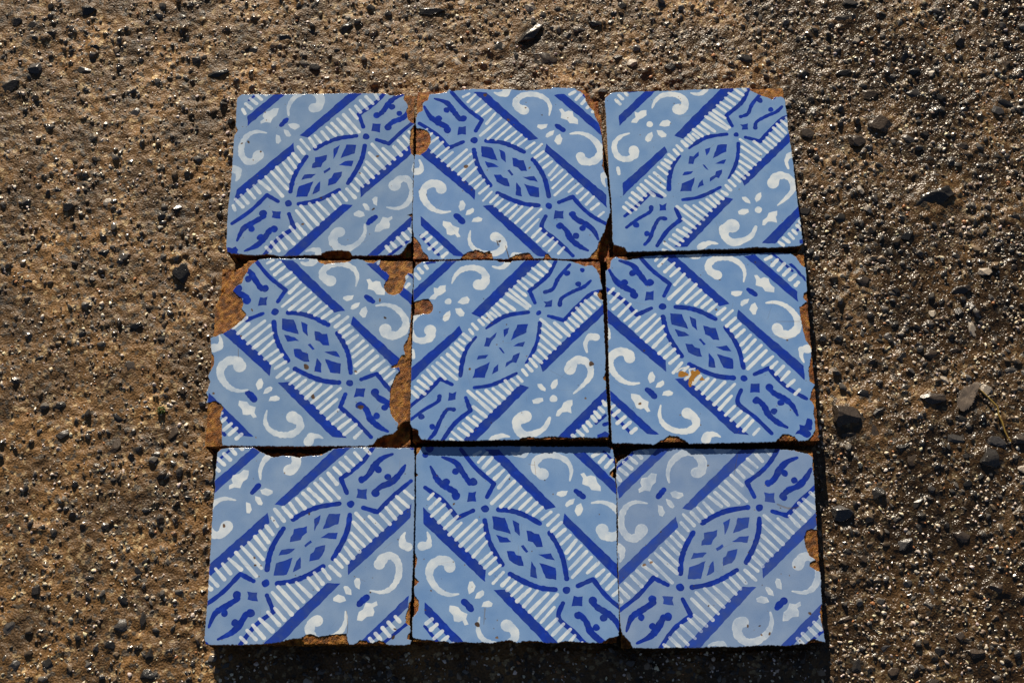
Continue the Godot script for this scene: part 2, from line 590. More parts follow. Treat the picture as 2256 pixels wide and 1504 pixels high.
func glaze_material(tile: Dictionary, look: Dictionary, number: int) -> StandardMaterial3D:
	var pattern: Dictionary = ROUND_FLOWER_PATTERN if tile.round_flower else FLOWER_PATTERN
	var size := TEXTURE_SIZE
	var scale := size * 2.0 / TEXTURE_SPAN
	var wobble := noise(300 + number, 0.12)
	var blue := Image.create(size * 2, size * 2, false, Image.FORMAT_L8)
	var white := Image.create(size * 2, size * 2, false, Image.FORMAT_L8)
	var stain := Image.create(size * 2, size * 2, false, Image.FORMAT_L8)
	for shape in pattern.blue_shapes:
		fill_polygon(blue, to_pixels(moved(shape, tile.blue_fit, wobble), scale), Color.WHITE * look.ink)
	for extra in CORNER_FLOWERS:
		if extra[0] == number:
			fill_polygon(blue, to_pixels(uneven(points(extra[1]), wobble, 2.0, 0.8), scale), Color.WHITE)
	for stroke in pattern.blue_strokes:
		paint_stroke(blue, stroke, tile.blue_fit, wobble, scale)
	for stroke in pattern.blue_beans:
		paint_stroke(blue, stroke, tile.blue_fit, wobble, scale)
	for stroke in pattern.white_strokes:
		paint_stroke(white, stroke, tile.white_fit, wobble, scale, Color.WHITE * look.wash)
	for shape in pattern.white_leaves:
		fill_polygon(white, to_pixels(moved(shape, tile.white_fit, wobble), scale), Color.WHITE * minf(look.wash * 1.15, 1.0))
	for stroke in pattern.white_circles:
		paint_stroke(white, stroke, tile.white_fit, wobble, scale)
	for i in range(0, pattern.dashes.size(), 4):
		var d: Array = pattern.dashes
		paint_stroke(white, [d[i], d[i + 1], 3.6, d[i + 2], d[i + 3], 3.9], tile.white_fit, wobble, scale)
	for i in range(0, pattern.stripes.size(), 4):
		var d: Array = pattern.stripes
		var jitter := func() -> float: return random.randf_range(-0.55, 0.55)
		paint_stroke(white, [d[i] + jitter.call(), d[i + 1] + jitter.call(), look.stripe * random.randf_range(0.85, 1.15), d[i + 2] + jitter.call(), d[i + 3] + jitter.call(), look.stripe * random.randf_range(0.9, 1.3)], tile.stripe_fit, wobble, scale, Color.WHITE * random.randf_range(0.93, 1.0))
	for i in range(0, tile.pits.size(), 3):
		fill_polygon(stain, to_pixels(uneven(disc(Vector2(tile.pits[i], tile.pits[i + 1]), tile.pits[i + 2] * 0.85), wobble, 0.6, 1.3), scale), Color.WHITE)
	for scratch in SCRATCHES:
		if scratch[0] == number:
			paint_stroke(stain, scratch[1], [1, 0, 0, 0, 1, 0], wobble, scale, Color.WHITE * float(scratch[2]))
	for i in 34:                                    # specks of dirt and hairline scratches
		var at := Vector2(random.randf_range(-98, 98), random.randf_range(-98, 98))
		fill_polygon(stain, to_pixels(uneven(disc(at, random.randf_range(0.25, 0.75), 9), wobble, 0.4, 0.5), scale), Color.WHITE * random.randf_range(0.3, 0.9))
	for i in 12:
		var at := Vector2(random.randf_range(-90, 90), random.randf_range(-90, 90))
		var to := at + Vector2.from_angle(random.randf() * TAU) * random.randf_range(4.0, 22.0)
		paint_stroke(stain, [at.x, at.y, 0.25, to.x, to.y, 0.3], [1, 0, 0, 0, 1, 0], wobble, scale, Color.WHITE * random.randf_range(0.12, 0.3))
	blue.resize(size, size, Image.INTERPOLATE_BILINEAR)
	white.resize(size, size, Image.INTERPOLATE_BILINEAR)
	stain.resize(size, size, Image.INTERPOLATE_BILINEAR)
	# thin, translucent brushwork: the paint is thicker along the rim of a stroke
	var soft: Image = white.duplicate()
	soft.resize(size / 8, size / 8, Image.INTERPOLATE_BILINEAR)
	soft.resize(size, size, Image.INTERPOLATE_CUBIC)
	var soft_blue: Image = blue.duplicate()
	soft_blue.resize(size / 8, size / 8, Image.INTERPOLATE_BILINEAR)
	soft_blue.resize(size, size, Image.INTERPOLATE_CUBIC)
	var soft_blue_data := soft_blue.get_data()
	var blue_data := blue.get_data()
	var white_data := white.get_data()
	var soft_data := soft.get_data()
	var stain_data := stain.get_data()
	var cloud := noise(400 + number, 0.008, FastNoiseLite.TYPE_SIMPLEX_SMOOTH, 3).get_image(size, size, false, false, false).get_data()
	var brush_noise := noise(500 + number, 0.016, FastNoiseLite.TYPE_SIMPLEX_SMOOTH, 3)
	brush_noise.domain_warp_enabled = true
	brush_noise.domain_warp_amplitude = 18.0
	var brush := brush_noise.get_image(size, size, false, false, false).get_data()
	var speck := noise(600 + number, 0.35).get_image(size, size, false, false, false).get_data()
	var out := PackedByteArray()
	out.resize(size * size * 3)
	var base: Color = look.base
	var r0 := base.r8
	var g0 := base.g8
	var b0 := base.b8
	var cover: float = look.cover
	var rim: float = look.rim
	var k := 0
	for i in size * size:
		var c: float = float(cloud[i] - 128) * 0.09 + float(speck[i] - 128) * 0.03
		var r: float = r0 + c * 1.3
		var g: float = g0 + c
		var b: float = b0 + c * 0.5
		if speck[i] > 222:                        # pinholes and specks in the glaze
			r *= 0.86
			g *= 0.86
			b *= 0.86
		var n: float = float(brush[i] - 128)
		var a: float
		if blue_data[i] > 0:
			a = minf(blue_data[i] * 0.00392 * (0.93 + n * 0.0030 + 0.22 * (1.0 - soft_blue_data[i] * 0.00392)), 1.0)
			r += (18.0 + n * 0.18 - r) * a
			g += (45.0 + n * 0.26 - g) * a
			b += (150.0 + n * 0.30 - b) * a
		if white_data[i] > 0:
			a = minf(white_data[i] * 0.00392 * (cover + n * 0.0024 + float(speck[i] - 128) * 0.0010 + rim * (1.0 - soft_data[i] * 0.00392)), 0.97)
			r += (228.0 - r) * a
			g += (236.0 - g) * a
			b += (240.0 - b) * a
		if stain_data[i] > 0:
			a = stain_data[i] * 0.0034
			r += (96.0 + n * 0.5 - r) * a
			g += (70.0 + n * 0.4 - g) * a
			b += (48.0 + n * 0.3 - b) * a
		out[k] = clampi(int(r), 0, 255)
		out[k + 1] = clampi(int(g), 0, 255)
		out[k + 2] = clampi(int(b), 0, 255)
		k += 3
	var image := Image.create_from_data(size, size, false, Image.FORMAT_RGB8, out)
	if number == 5:
		ochre_spill(image, tile)
	var m := StandardMaterial3D.new()
	m.albedo_texture = ImageTexture.create_from_image(image)
	m.roughness = 0.16
	# relief of the paint and the pits, plus a slightly wavy glaze
	var relief := PackedByteArray()
	relief.resize(size * size)
	for i in size * size:
		relief[i] = clampi(110 + (white_data[i] >> 3) + (blue_data[i] >> 5) - (stain_data[i] >> 2) + ((cloud[i] - 128) >> 2) + ((speck[i] - 128) >> 5), 0, 255)
	var height_image := Image.create_from_data(size, size, false, Image.FORMAT_L8, relief)
	height_image.convert(Image.FORMAT_RGBA8)
	height_image.bump_map_to_normal_map(2.0)
	m.normal_enabled = true
	m.normal_texture = ImageTexture.create_from_image(height_image)
	m.normal_scale = 0.5
	return m

func ochre_spill(image: Image, tile: Dictionary) -> void:      # the ochre glaze drips on one tile
	var scale := TEXTURE_SIZE / TEXTURE_SPAN
	var wobble := noise(77, 0.5)
	var ochre := Color(0.66, 0.47, 0.20)
	for d in [[-31.0, 30.8, 3.6], [-27.5, 30.0, 2.6], [-18.5, 30.2, 4.0], [-15.0, 29.2, 2.8], [-22.0, 37.0, 2.8], [-23.4, 42.0, 2.2], [-10.8, 35.8, 2.0], [-20.5, 33.5, 2.6]]:
		fill_polygon(image, to_pixels(uneven(disc(Vector2(d[0], d[1]), d[2]), wobble, 0.6, 1.4), scale), ochre)
	for stroke in [[-36.0, 28.1, 1.4, -31.6, 24.4, 1.6, -25.1, 23.1, 1.4], [-27.3, 35.1, 1.4, -22.8, 31.4, 1.6, -23.2, 25.4, 1.6, -17.5, 24.5, 1.4], [-19.9, 41.3, 3.0, -12.4, 32.4, 3.0]]:
		paint_stroke(image, stroke, [1, 0, 0, 0, 1, 0], wobble, scale, Color(0.86, 0.88, 0.88))

# ---------------------------------------------------------------- the tiles
func build_tiles() -> void:
	var looks := [
		{base = Color8(128, 156, 192), ink = 0.90, cover = 0.80, rim = 0.08, wash = 0.72, stripe = 3.3, clay = Color(0.278, 0.098, 0.021), label = "greyish blue painted tile at the upper left corner, pale translucent scrolls"},
		{base = Color8(122, 157, 204), ink = 0.93, cover = 0.90, rim = 0.05, wash = 0.95, stripe = 2.6, clay = Color(0.313, 0.086, 0.017), label = "blue painted tile with orange clay bared at its cut corner, top row middle"},
		{base = Color8(124, 159, 203), ink = 0.90, cover = 0.91, rim = 0.04, wash = 0.97, stripe = 3.2, clay = Color(0.348, 0.130, 0.021), label = "blue painted tile at the upper right corner with round white flower centres"},
		{base = Color8(126, 156, 194), ink = 0.90, cover = 0.84, rim = 0.06, wash = 0.86, stripe = 3.2, clay = Color(0.290, 0.106, 0.021), label = "most broken blue tile, large clay wound at its left corner, middle row"},
		{base = Color8(122, 158, 204), ink = 0.90, cover = 0.90, rim = 0.04, wash = 0.97, stripe = 3.2, clay = Color(0.255, 0.069, 0.015), label = "centre tile of the nine with a brown notch in its left edge"},
		{base = Color8(120, 157, 205), ink = 0.90, cover = 0.97, rim = 0.02, wash = 1.0, stripe = 3.1, clay = Color(0.290, 0.090, 0.018), label = "bright blue tile with an ochre glaze spill and chipped right edge"},
		{base = Color8(128, 157, 196), ink = 0.80, cover = 0.88, rim = 0.06, wash = 0.92, stripe = 3.4, clay = Color(0.313, 0.118, 0.022), label = "blue painted tile at the lower left corner with a bite out of its upper edge"},
		{base = Color8(121, 157, 204), ink = 0.92, cover = 0.86, rim = 0.06, wash = 0.86, stripe = 3.2, clay = Color(0.290, 0.090, 0.018), label = "blue painted tile in the middle of the bottom row, sitting lower than the centre tile"},
		{base = Color8(129, 155, 193), ink = 0.70, cover = 0.58, rim = 0.34, wash = 0.85, stripe = 3.1, clay = Color(0.278, 0.102, 0.022), label = "pale grey blue tile at the lower right corner with faint see-through white strokes"}]
	var edge := StandardMaterial3D.new()
	edge.albedo_color = Color(0.46, 0.40, 0.34).linear_to_srgb()
	edge.roughness = 0.35
	for i in TILES.size():
		var tile: Dictionary = TILES[i]
		var node := Node3D.new()
		node.name = "painted_tile" if i == 0 else "painted_tile_%03d" % i
		node.position = Vector3(tile.centre[0], 0, tile.centre[1]) / 1000.0
		describe(node, looks[i].label, "tile", "blue painted tiles laid three by three")
		add_child(node)
		var rough := noise(700 + i, 0.34, FastNoiseLite.TYPE_SIMPLEX_SMOOTH, 3)
		var outline := uneven(points(tile.outline), rough, 1.1, 0.6)
		for k in outline.size():
			outline[k] += Vector2(random.randf_range(-0.24, 0.24), random.randf_range(-0.24, 0.24))
		var body := MeshInstance3D.new()
		body.name = "clay_body"
		body.mesh = clay_mesh(tile, outline, looks[i].clay, i)
		body.material_override = clay_material()
		node.add_child(body)
		var glaze := MeshInstance3D.new()
		glaze.name = "glaze"
		glaze.mesh = glaze_mesh(outline, tile.height)
		glaze.set_surface_override_material(0, glaze_material(tile, looks[i], i))
		glaze.set_surface_override_material(1, edge)
		node.add_child(glaze)

func glaze_mesh(outline: PackedVector2Array, height: float) -> ArrayMesh:
	var shape := outline
	var n := shape.size()
	var area := 0.0
	for i in n:
		area += shape[i].cross(shape[(i + 1) % n])
	if area < 0.0:
		shape.reverse()
	var sides := PackedVector2Array()
	for i in n:
		var along := (shape[(i + 3) % n] + shape[(i + 1) % n] - shape[(i + n - 1) % n] - shape[(i + n - 3) % n]).normalized()
		sides.append(Vector2(along.y, -along.x))
	var rings := [[-0.60, 0.0], [0.0, 0.36], [0.25, 0.85]]
	var loops: Array[PackedVector2Array] = []
	for ring in rings:
		var loop := PackedVector2Array()
		for i in n:
			loop.append(shape[i] + sides[i] * ring[0])
		loops.append(loop)
	var triangles := PackedInt32Array()
	for inset in [0.45, 0.35, 0.25, 0.15, 0.1, 0.0]:
		for i in n:
			loops[0][i] = shape[i] - sides[i] * inset
		triangles = Geometry2D.triangulate_polygon(loops[0])
		if not triangles.is_empty():
			break
	var v := PackedVector3Array()
	var normals := PackedVector3Array()
	var uv := PackedVector2Array()
	var to_uv := func(p: Vector2) -> Vector2: return p / TEXTURE_SPAN + Vector2(0.5, 0.5)
	for p in loops[0]:
		v.append(Vector3(p.x, height, p.y) / 1000.0)
		normals.append(Vector3.UP)
		uv.append(to_uv.call(p))
	var faces := PackedInt32Array(triangles)
	var chatter := noise(91, 0.35, FastNoiseLite.TYPE_SIMPLEX_SMOOTH, 2)
	for i in n:                                     # the rounded shoulder
		var p := loops[1][i]
		v.append(Vector3(p.x, height - rings[1][1], p.y) / 1000.0)
		var lean := 1.3 if chatter.get_noise_2d(p.x, p.y) > 0.12 else 0.12
		normals.append(Vector3(sides[i].x * lean, 0.8, sides[i].y * lean).normalized())
		uv.append(to_uv.call(p))
	for i in n:
		var j := (i + 1) % n
		faces.append_array([i, j, n + i, j, n + j, n + i])
	var mesh := mesh_from(v, normals, faces, uv)
	v = PackedVector3Array()
	normals = PackedVector3Array()
	faces = PackedInt32Array()
	for ring in [1, 2]:
		for i in n:
			var p := loops[ring][i]
			v.append(Vector3(p.x, height - rings[ring][1], p.y) / 1000.0)
			normals.append(Vector3(sides[i].x, 0.25, sides[i].y).normalized())
	for i in n:
		var j := (i + 1) % n
		faces.append_array([i, j, n + i, j, n + j, n + i])
	return mesh_from(v, normals, faces, PackedVector2Array(), PackedColorArray(), mesh)

func clay_material() -> StandardMaterial3D:
	var m := StandardMaterial3D.new()
	m.vertex_color_use_as_albedo = true
	m.albedo_texture = clay_texture
	m.uv1_triplanar = true
	m.uv1_scale = Vector3.ONE * 22.0
	m.normal_enabled = true
	m.normal_texture = clay_bumps
	m.metallic_specular = 0.3
	m.roughness = 0.5
	return m

func distance_to(shape: PackedVector2Array, p: Vector2) -> float:
	var best := INF
	var n := shape.size()
	for i in range(0, n, 2):
		best = minf(best, p.distance_squared_to(shape[i]))
	return sqrt(best)

func clay_mesh(tile: Dictionary, outline: PackedVector2Array, tone: Color, number: int) -> ArrayMesh:
	var corners := points(tile.corners)
	var count := 132
	var rough := noise(800 + number, 0.11, FastNoiseLite.TYPE_SIMPLEX_SMOOTH, 3)
	var grain := noise(820 + number, 0.55, FastNoiseLite.TYPE_SIMPLEX_SMOOTH, 2)
	var hue := noise(840 + number, 0.10, FastNoiseLite.TYPE_SIMPLEX_SMOOTH, 2)
	var bites := []
	for b in tile.bites:
		bites.append([float(b[0]), uneven(points(b[1]), rough, 2.5, 1.4)])
	var bounds := Rect2(outline[0], Vector2.ZERO)
	for p in outline:
		bounds = bounds.expand(p)
	var place := PackedVector2Array()
	place.resize(count * count)
	var tall := PackedFloat32Array()
	tall.resize(count * count)
	var top: float = tile.height
	for r in count:
		for c in count:
			var u := 0.007 + 0.986 * c / (count - 1.0)
			var w := 0.007 + 0.986 * r / (count - 1.0)
			var p := corners[0].lerp(corners[1], u).lerp(corners[3].lerp(corners[2], u), w)
			var border := minf(minf(u, 1.0 - u), minf(w, 1.0 - w)) * 200.0
			if border < 4.0:
				p += Vector2(rough.get_noise_2d(p.x * 1.4, p.y * 1.4), rough.get_noise_2d(p.x * 1.4 + 500.0, p.y * 1.4)) * 1.1 - p.normalized() * 0.3
			var y := top - 0.80
			if not Geometry2D.is_point_in_polygon(p, outline):
				var away := distance_to(outline, p)
				y = top - 0.75 - minf(away * 0.11, 1.3) * (0.75 + 0.4 * rough.get_noise_2d(p.x * 0.5, p.y * 0.5))
				y += minf(away, 1.0) * (grain.get_noise_2d(p.x * 1.3, p.y * 1.3) * 0.5 + absf(rough.get_noise_2d(p.x * 0.8, p.y * 0.8)) * 1.3 - 0.3)
				y = minf(y, top - 0.45)
				if border < 1.6:
					y -= (1.6 - border) * 0.3
			for b in bites:
				if Geometry2D.is_point_in_polygon(p, b[1]):
					y = minf(y, maxf(top - b[0] + grain.get_noise_2d(p.x, p.y) * 0.8 + rough.get_noise_2d(p.x, p.y) * 1.5, 0.3))
			place[r * count + c] = p
			tall[r * count + c] = y
	var v := PackedVector3Array()
	var normals := PackedVector3Array()
	var colours := PackedColorArray()
	for r in count:
		for c in count:
			var i := r * count + c
			var i0 := r * count + maxi(c - 1, 0)
			var i1 := r * count + mini(c + 1, count - 1)
			var j0 := maxi(r - 1, 0) * count + c
			var j1 := mini(r + 1, count - 1) * count + c
			v.append(Vector3(place[i].x, tall[i], place[i].y) / 1000.0)
			normals.append(Vector3(-(tall[i1] - tall[i0]) / maxf(place[i1].x - place[i0].x, 0.5), 1.0, -(tall[j1] - tall[j0]) / maxf(place[j1].y - place[j0].y, 0.5)).normalized())
			colours.append(clay_colour(tone, hue, grain, place[i]))
	var faces := grid_indices(count, count)
	# rough sides, drawn in towards the foot
	var border_ids := PackedInt32Array()
	for c in count - 1:
		border_ids.append(c)
	for r in count - 1:
		border_ids.append(r * count + count - 1)
	for c in range(count - 1, 0, -1):
		border_ids.append((count - 1) * count + c)
	for r in range(count - 1, 0, -1):
		border_ids.append(r * count)
	var n := border_ids.size()
	var levels := 5
	var start := v.size()
	for l in levels + 1:
		var t := float(l) / levels
		for i in n:
			var id := border_ids[i]
			var p := place[id]
			var inward := -p.normalized()
			if absf(p.x) > absf(p.y):
				inward = Vector2(-signf(p.x), 0.0)
			else:
				inward = Vector2(0.0, -signf(p.y))
			var q := p + inward * (t * 3.6 + (rough.get_noise_3d(p.x * 1.5, p.y * 1.5, t * 30.0) * 0.9 if l > 0 else 0.0))
			v.append(Vector3(q.x, lerpf(tall[id], 0.0, t), q.y) / 1000.0)
			normals.append(Vector3(-inward.x + rough.get_noise_3d(q.x, q.y, t * 40.0) * 0.5, -0.12 + grain.get_noise_2d(q.x, q.y + t * 90.0) * 0.4, -inward.y).normalized())
			colours.append(clay_colour(tone, hue, grain, q + Vector2(0, t * 40.0)))
	for l in levels:
		for i in n:
			var a := start + l * n + i
			var b := start + l * n + (i + 1) % n
			faces.append_array([a, b, a + n, b, b + n, a + n])
	return mesh_from(v, normals, faces, PackedVector2Array(), colours)

func clay_colour(tone: Color, hue: FastNoiseLite, grain: FastNoiseLite, p: Vector2) -> Color:
	var h := hue.get_noise_2d(p.x, p.y)
	var c := tone.lerp(Color(0.44, 0.22, 0.045), clampf(h * 2.0, 0.0, 0.85)).lerp(Color(0.085, 0.042, 0.018), clampf(-h * 2.2 - 0.15, 0.0, 0.85))
	return c * (1.0 + 0.40 * grain.get_noise_2d(p.x * 1.3, p.y * 1.3))

# ---------------------------------------------------------------- small finds on the ground
func build_leaf() -> void:
	var outline := uneven(points(LEAF_BLADE), noise(55, 0.9), 0.8, 1.2)
	var centre := Vector2.ZERO
	for p in outline:
		centre += p / outline.size()
	var base := ground_height(centre.x / 1000.0, centre.y / 1000.0)
	var leaf := Node3D.new()
	leaf.name = "dry_leaf"
	leaf.position = Vector3(centre.x / 1000.0, base, centre.y / 1000.0)
	describe(leaf, "small toothed grey brown leaf with a long yellow stalk on the wet ground", "leaf")
	add_child(leaf)
	var crumple := noise(56, 0.09, FastNoiseLite.TYPE_SIMPLEX_SMOOTH, 2)
	var lift := func(p: Vector2) -> float: return 3.0 + 0.6 * crumple.get_noise_2d(p.x, p.y) - 0.10 * (p.y - centre.y) + 0.012 * pow(p.x - centre.x, 2.0)
	var v := PackedVector3Array()
	var faces := PackedInt32Array()
	var rings := 5
	var n := outline.size()
	for side in [0.0, -0.35]:
		var first := v.size()
		v.append(Vector3(0, lift.call(centre) + side, 0) / 1000.0)
		for r in rings:
			for p in outline:
				var q: Vector2 = centre.lerp(p, (r + 1.0) / rings)
				v.append(Vector3(q.x - centre.x, lift.call(q) + side, q.y - centre.y) / 1000.0)
		for i in n:
			var j := (i + 1) % n
			faces.append_array([first, first + 1 + j, first + 1 + i])
			for r in rings - 1:
				var a := first + 1 + r * n
				faces.append_array([a + i, a + j, a + n + i, a + j, a + n + j, a + n + i])
	var half := 1 + rings * n
	for i in n:
		var j := (i + 1) % n
		var a := 1 + (rings - 1) * n
		faces.append_array([a + i, a + j, half + a + i, a + j, half + a + j, half + a + i])
	var blade := MeshInstance3D.new()
	blade.name = "blade"
	blade.mesh = mesh_from(v, smooth_normals(v, faces), faces)
	var bm := StandardMaterial3D.new()
	bm.albedo_color = Color(0.30, 0.24, 0.185).linear_to_srgb()
	bm.albedo_texture = stone_texture
	bm.uv1_triplanar = true
	bm.uv1_scale = Vector3.ONE * 60.0
	bm.roughness = 0.42
	blade.material_override = bm
	leaf.add_child(blade)
	var path: Array[Vector3] = []
	var stalk_points := points(LEAF_STALK)
	for i in stalk_points.size():
		var p := stalk_points[i]
		var y := maxf(ground_height(p.x / 1000.0, p.y / 1000.0) - base + 0.0012, 0.0036 - i * 0.0003)
		path.append(Vector3((p.x - centre.x) / 1000.0, y, (p.y - centre.y) / 1000.0))
	var tube_v := PackedVector3Array()
	var tube_f := PackedInt32Array()
	for i in path.size():
		var along := (path[mini(i + 1, path.size() - 1)] - path[maxi(i - 1, 0)]).normalized()
		var side := along.cross(Vector3.UP).normalized()
		var up := side.cross(along)
		var radius := 0.00085 if i % 3 != 0 else 0.00105
		for k in 8:
			tube_v.append(path[i] + (side * cos(TAU * k / 8.0) + up * sin(TAU * k / 8.0)) * radius)
	for i in path.size() - 1:
		for k in 8:
			var a := i * 8 + k
			var b := i * 8 + (k + 1) % 8
			tube_f.append_array([a, b, a + 8, b, b + 8, a + 8])
	var stalk := MeshInstance3D.new()
	stalk.name = "stalk"
	stalk.mesh = mesh_from(tube_v, smooth_normals(tube_v, tube_f), tube_f)
	var sm := StandardMaterial3D.new()
	sm.albedo_color = Color(0.30, 0.20, 0.045).linear_to_srgb()
	sm.roughness = 0.35
	stalk.material_override = sm
	leaf.add_child(stalk)

func smooth_normals(v: PackedVector3Array, faces: PackedInt32Array) -> PackedVector3Array:
	var n := PackedVector3Array()
	n.resize(v.size())
	for i in range(0, faces.size(), 3):
		var normal := (v[faces[i + 2]] - v[faces[i]]).cross(v[faces[i + 1]] - v[faces[i]])
		for e in 3:
			n[faces[i + e]] += normal
	for i in n.size():
		n[i] = n[i].normalized() if n[i].length() > 0.0 else Vector3.UP
	return n

func build_moss(called: String, at: Vector3, radius: float, leaves: int, label: String, seed_value: int) -> void:
	var rng := RandomNumberGenerator.new()
	rng.seed = seed_value
	var ball := icosphere(1)
	var v := PackedVector3Array()
	var n := PackedVector3Array()
	var f := PackedInt32Array()
	var colours := PackedColorArray()
	for i in leaves:
		var d := Vector3(rng.randf_range(-1, 1), rng.randf_range(0.0, 1.1), rng.randf_range(-1, 1))
		if d.length() > 1.1:
			d = d.normalized()
		var centre := d * radius
		var size := radius * rng.randf_range(0.14, 0.28)
		var green := Color(0.05, 0.085, 0.015).lerp(Color(0.16, 0.20, 0.03), rng.randf())
		var turn := Basis.from_euler(Vector3(rng.randf() * TAU, rng.randf() * TAU, 0)) * Basis.from_scale(Vector3(0.55, 1.5, 0.55))
		var first := v.size()
		for p in ball[0]:
			v.append(centre + turn * p * size)
			n.append((turn * p).normalized())
			colours.append(green)
		for id in range(ball[1].size() - 1, -1, -1):
			f.append(first + ball[1][id])
	var tuft := MeshInstance3D.new()
	tuft.name = called if not has_node(called) else called + "_001"
	tuft.mesh = mesh_from(v, n, f, PackedVector2Array(), colours)
	tuft.position = Vector3(at.x, ground_height(at.x, at.z) if at.y == 0.0 else at.y, at.z)
	var m := StandardMaterial3D.new()
	m.vertex_color_use_as_albedo = true
	m.roughness = 0.5
	tuft.material_override = m
	describe(tuft, label, "moss")
	add_child(tuft)

# ---------------------------------------------------------------- traced measures, in millimetres
const CORNER_FLOWERS := [[5, [77.6, 96.8, 82.8, 92.6, 82.9, 86.7, 88, 88.3, 92.1, 81, 96.2, 81.8, 95.8, 89.9, 91, 94.2, 92.4, 98.3, 87, 100, 83.1, 97]], [5, [87.4, -89.9, 90.4, -90.6, 103.3, -72.9, 103, -69.4]], [0, [-97.6, 85.1, -93, 87.4, -89.2, 84.6, -86.5, 88.3, -87, 92.5, -83.7, 94.3, -94, 93.1, -98, 90.8]]]
const SCRATCHES := [[1, [-6.7, 86, 0.5, -4.9, 93.2, 0.9, -3.1, 100.4, 0.9], 0.8], [1, [-15.5, 80, 1.2, -14.2, 85, 1.4], 0.7], [6, [35, 67.1, 0.5, 36.4, 80.9, 0.6, 36.1, 89.1, 0.6], 0.5], [3, [-74.4, -3.8, 0.4, -74, 5.1, 0.4], 0.8],
	[7, [-30.4, 65.2, 1.6, -31.7, 80.3, 0.6], 0.35], [7, [20.8, -82.4, 0.4, 21.8, -69.1, 0.4], 0.6], [7, [15.1, -79.6, 0.4, 20.7, -78.7, 0.4], 0.6], [5, [69.3, -25.2, 0.5, 93.4, -24.7, 0.6], 0.35], [5, [62, -8, 0.4, 84, -6.5, 0.5], 0.3],
	[8, [60.3, -39.2, 1.2, 71.1, -34.7, 2.4, 80.9, -35.9, 1.4], 0.4], [8, [26.2, -96.5, 0.5, 23.2, -84, 0.5, 20.1, -70.8, 0.4], 0.5], [4, [-70, -35, 0.5, -61, -38, 0.5], 0.35]]
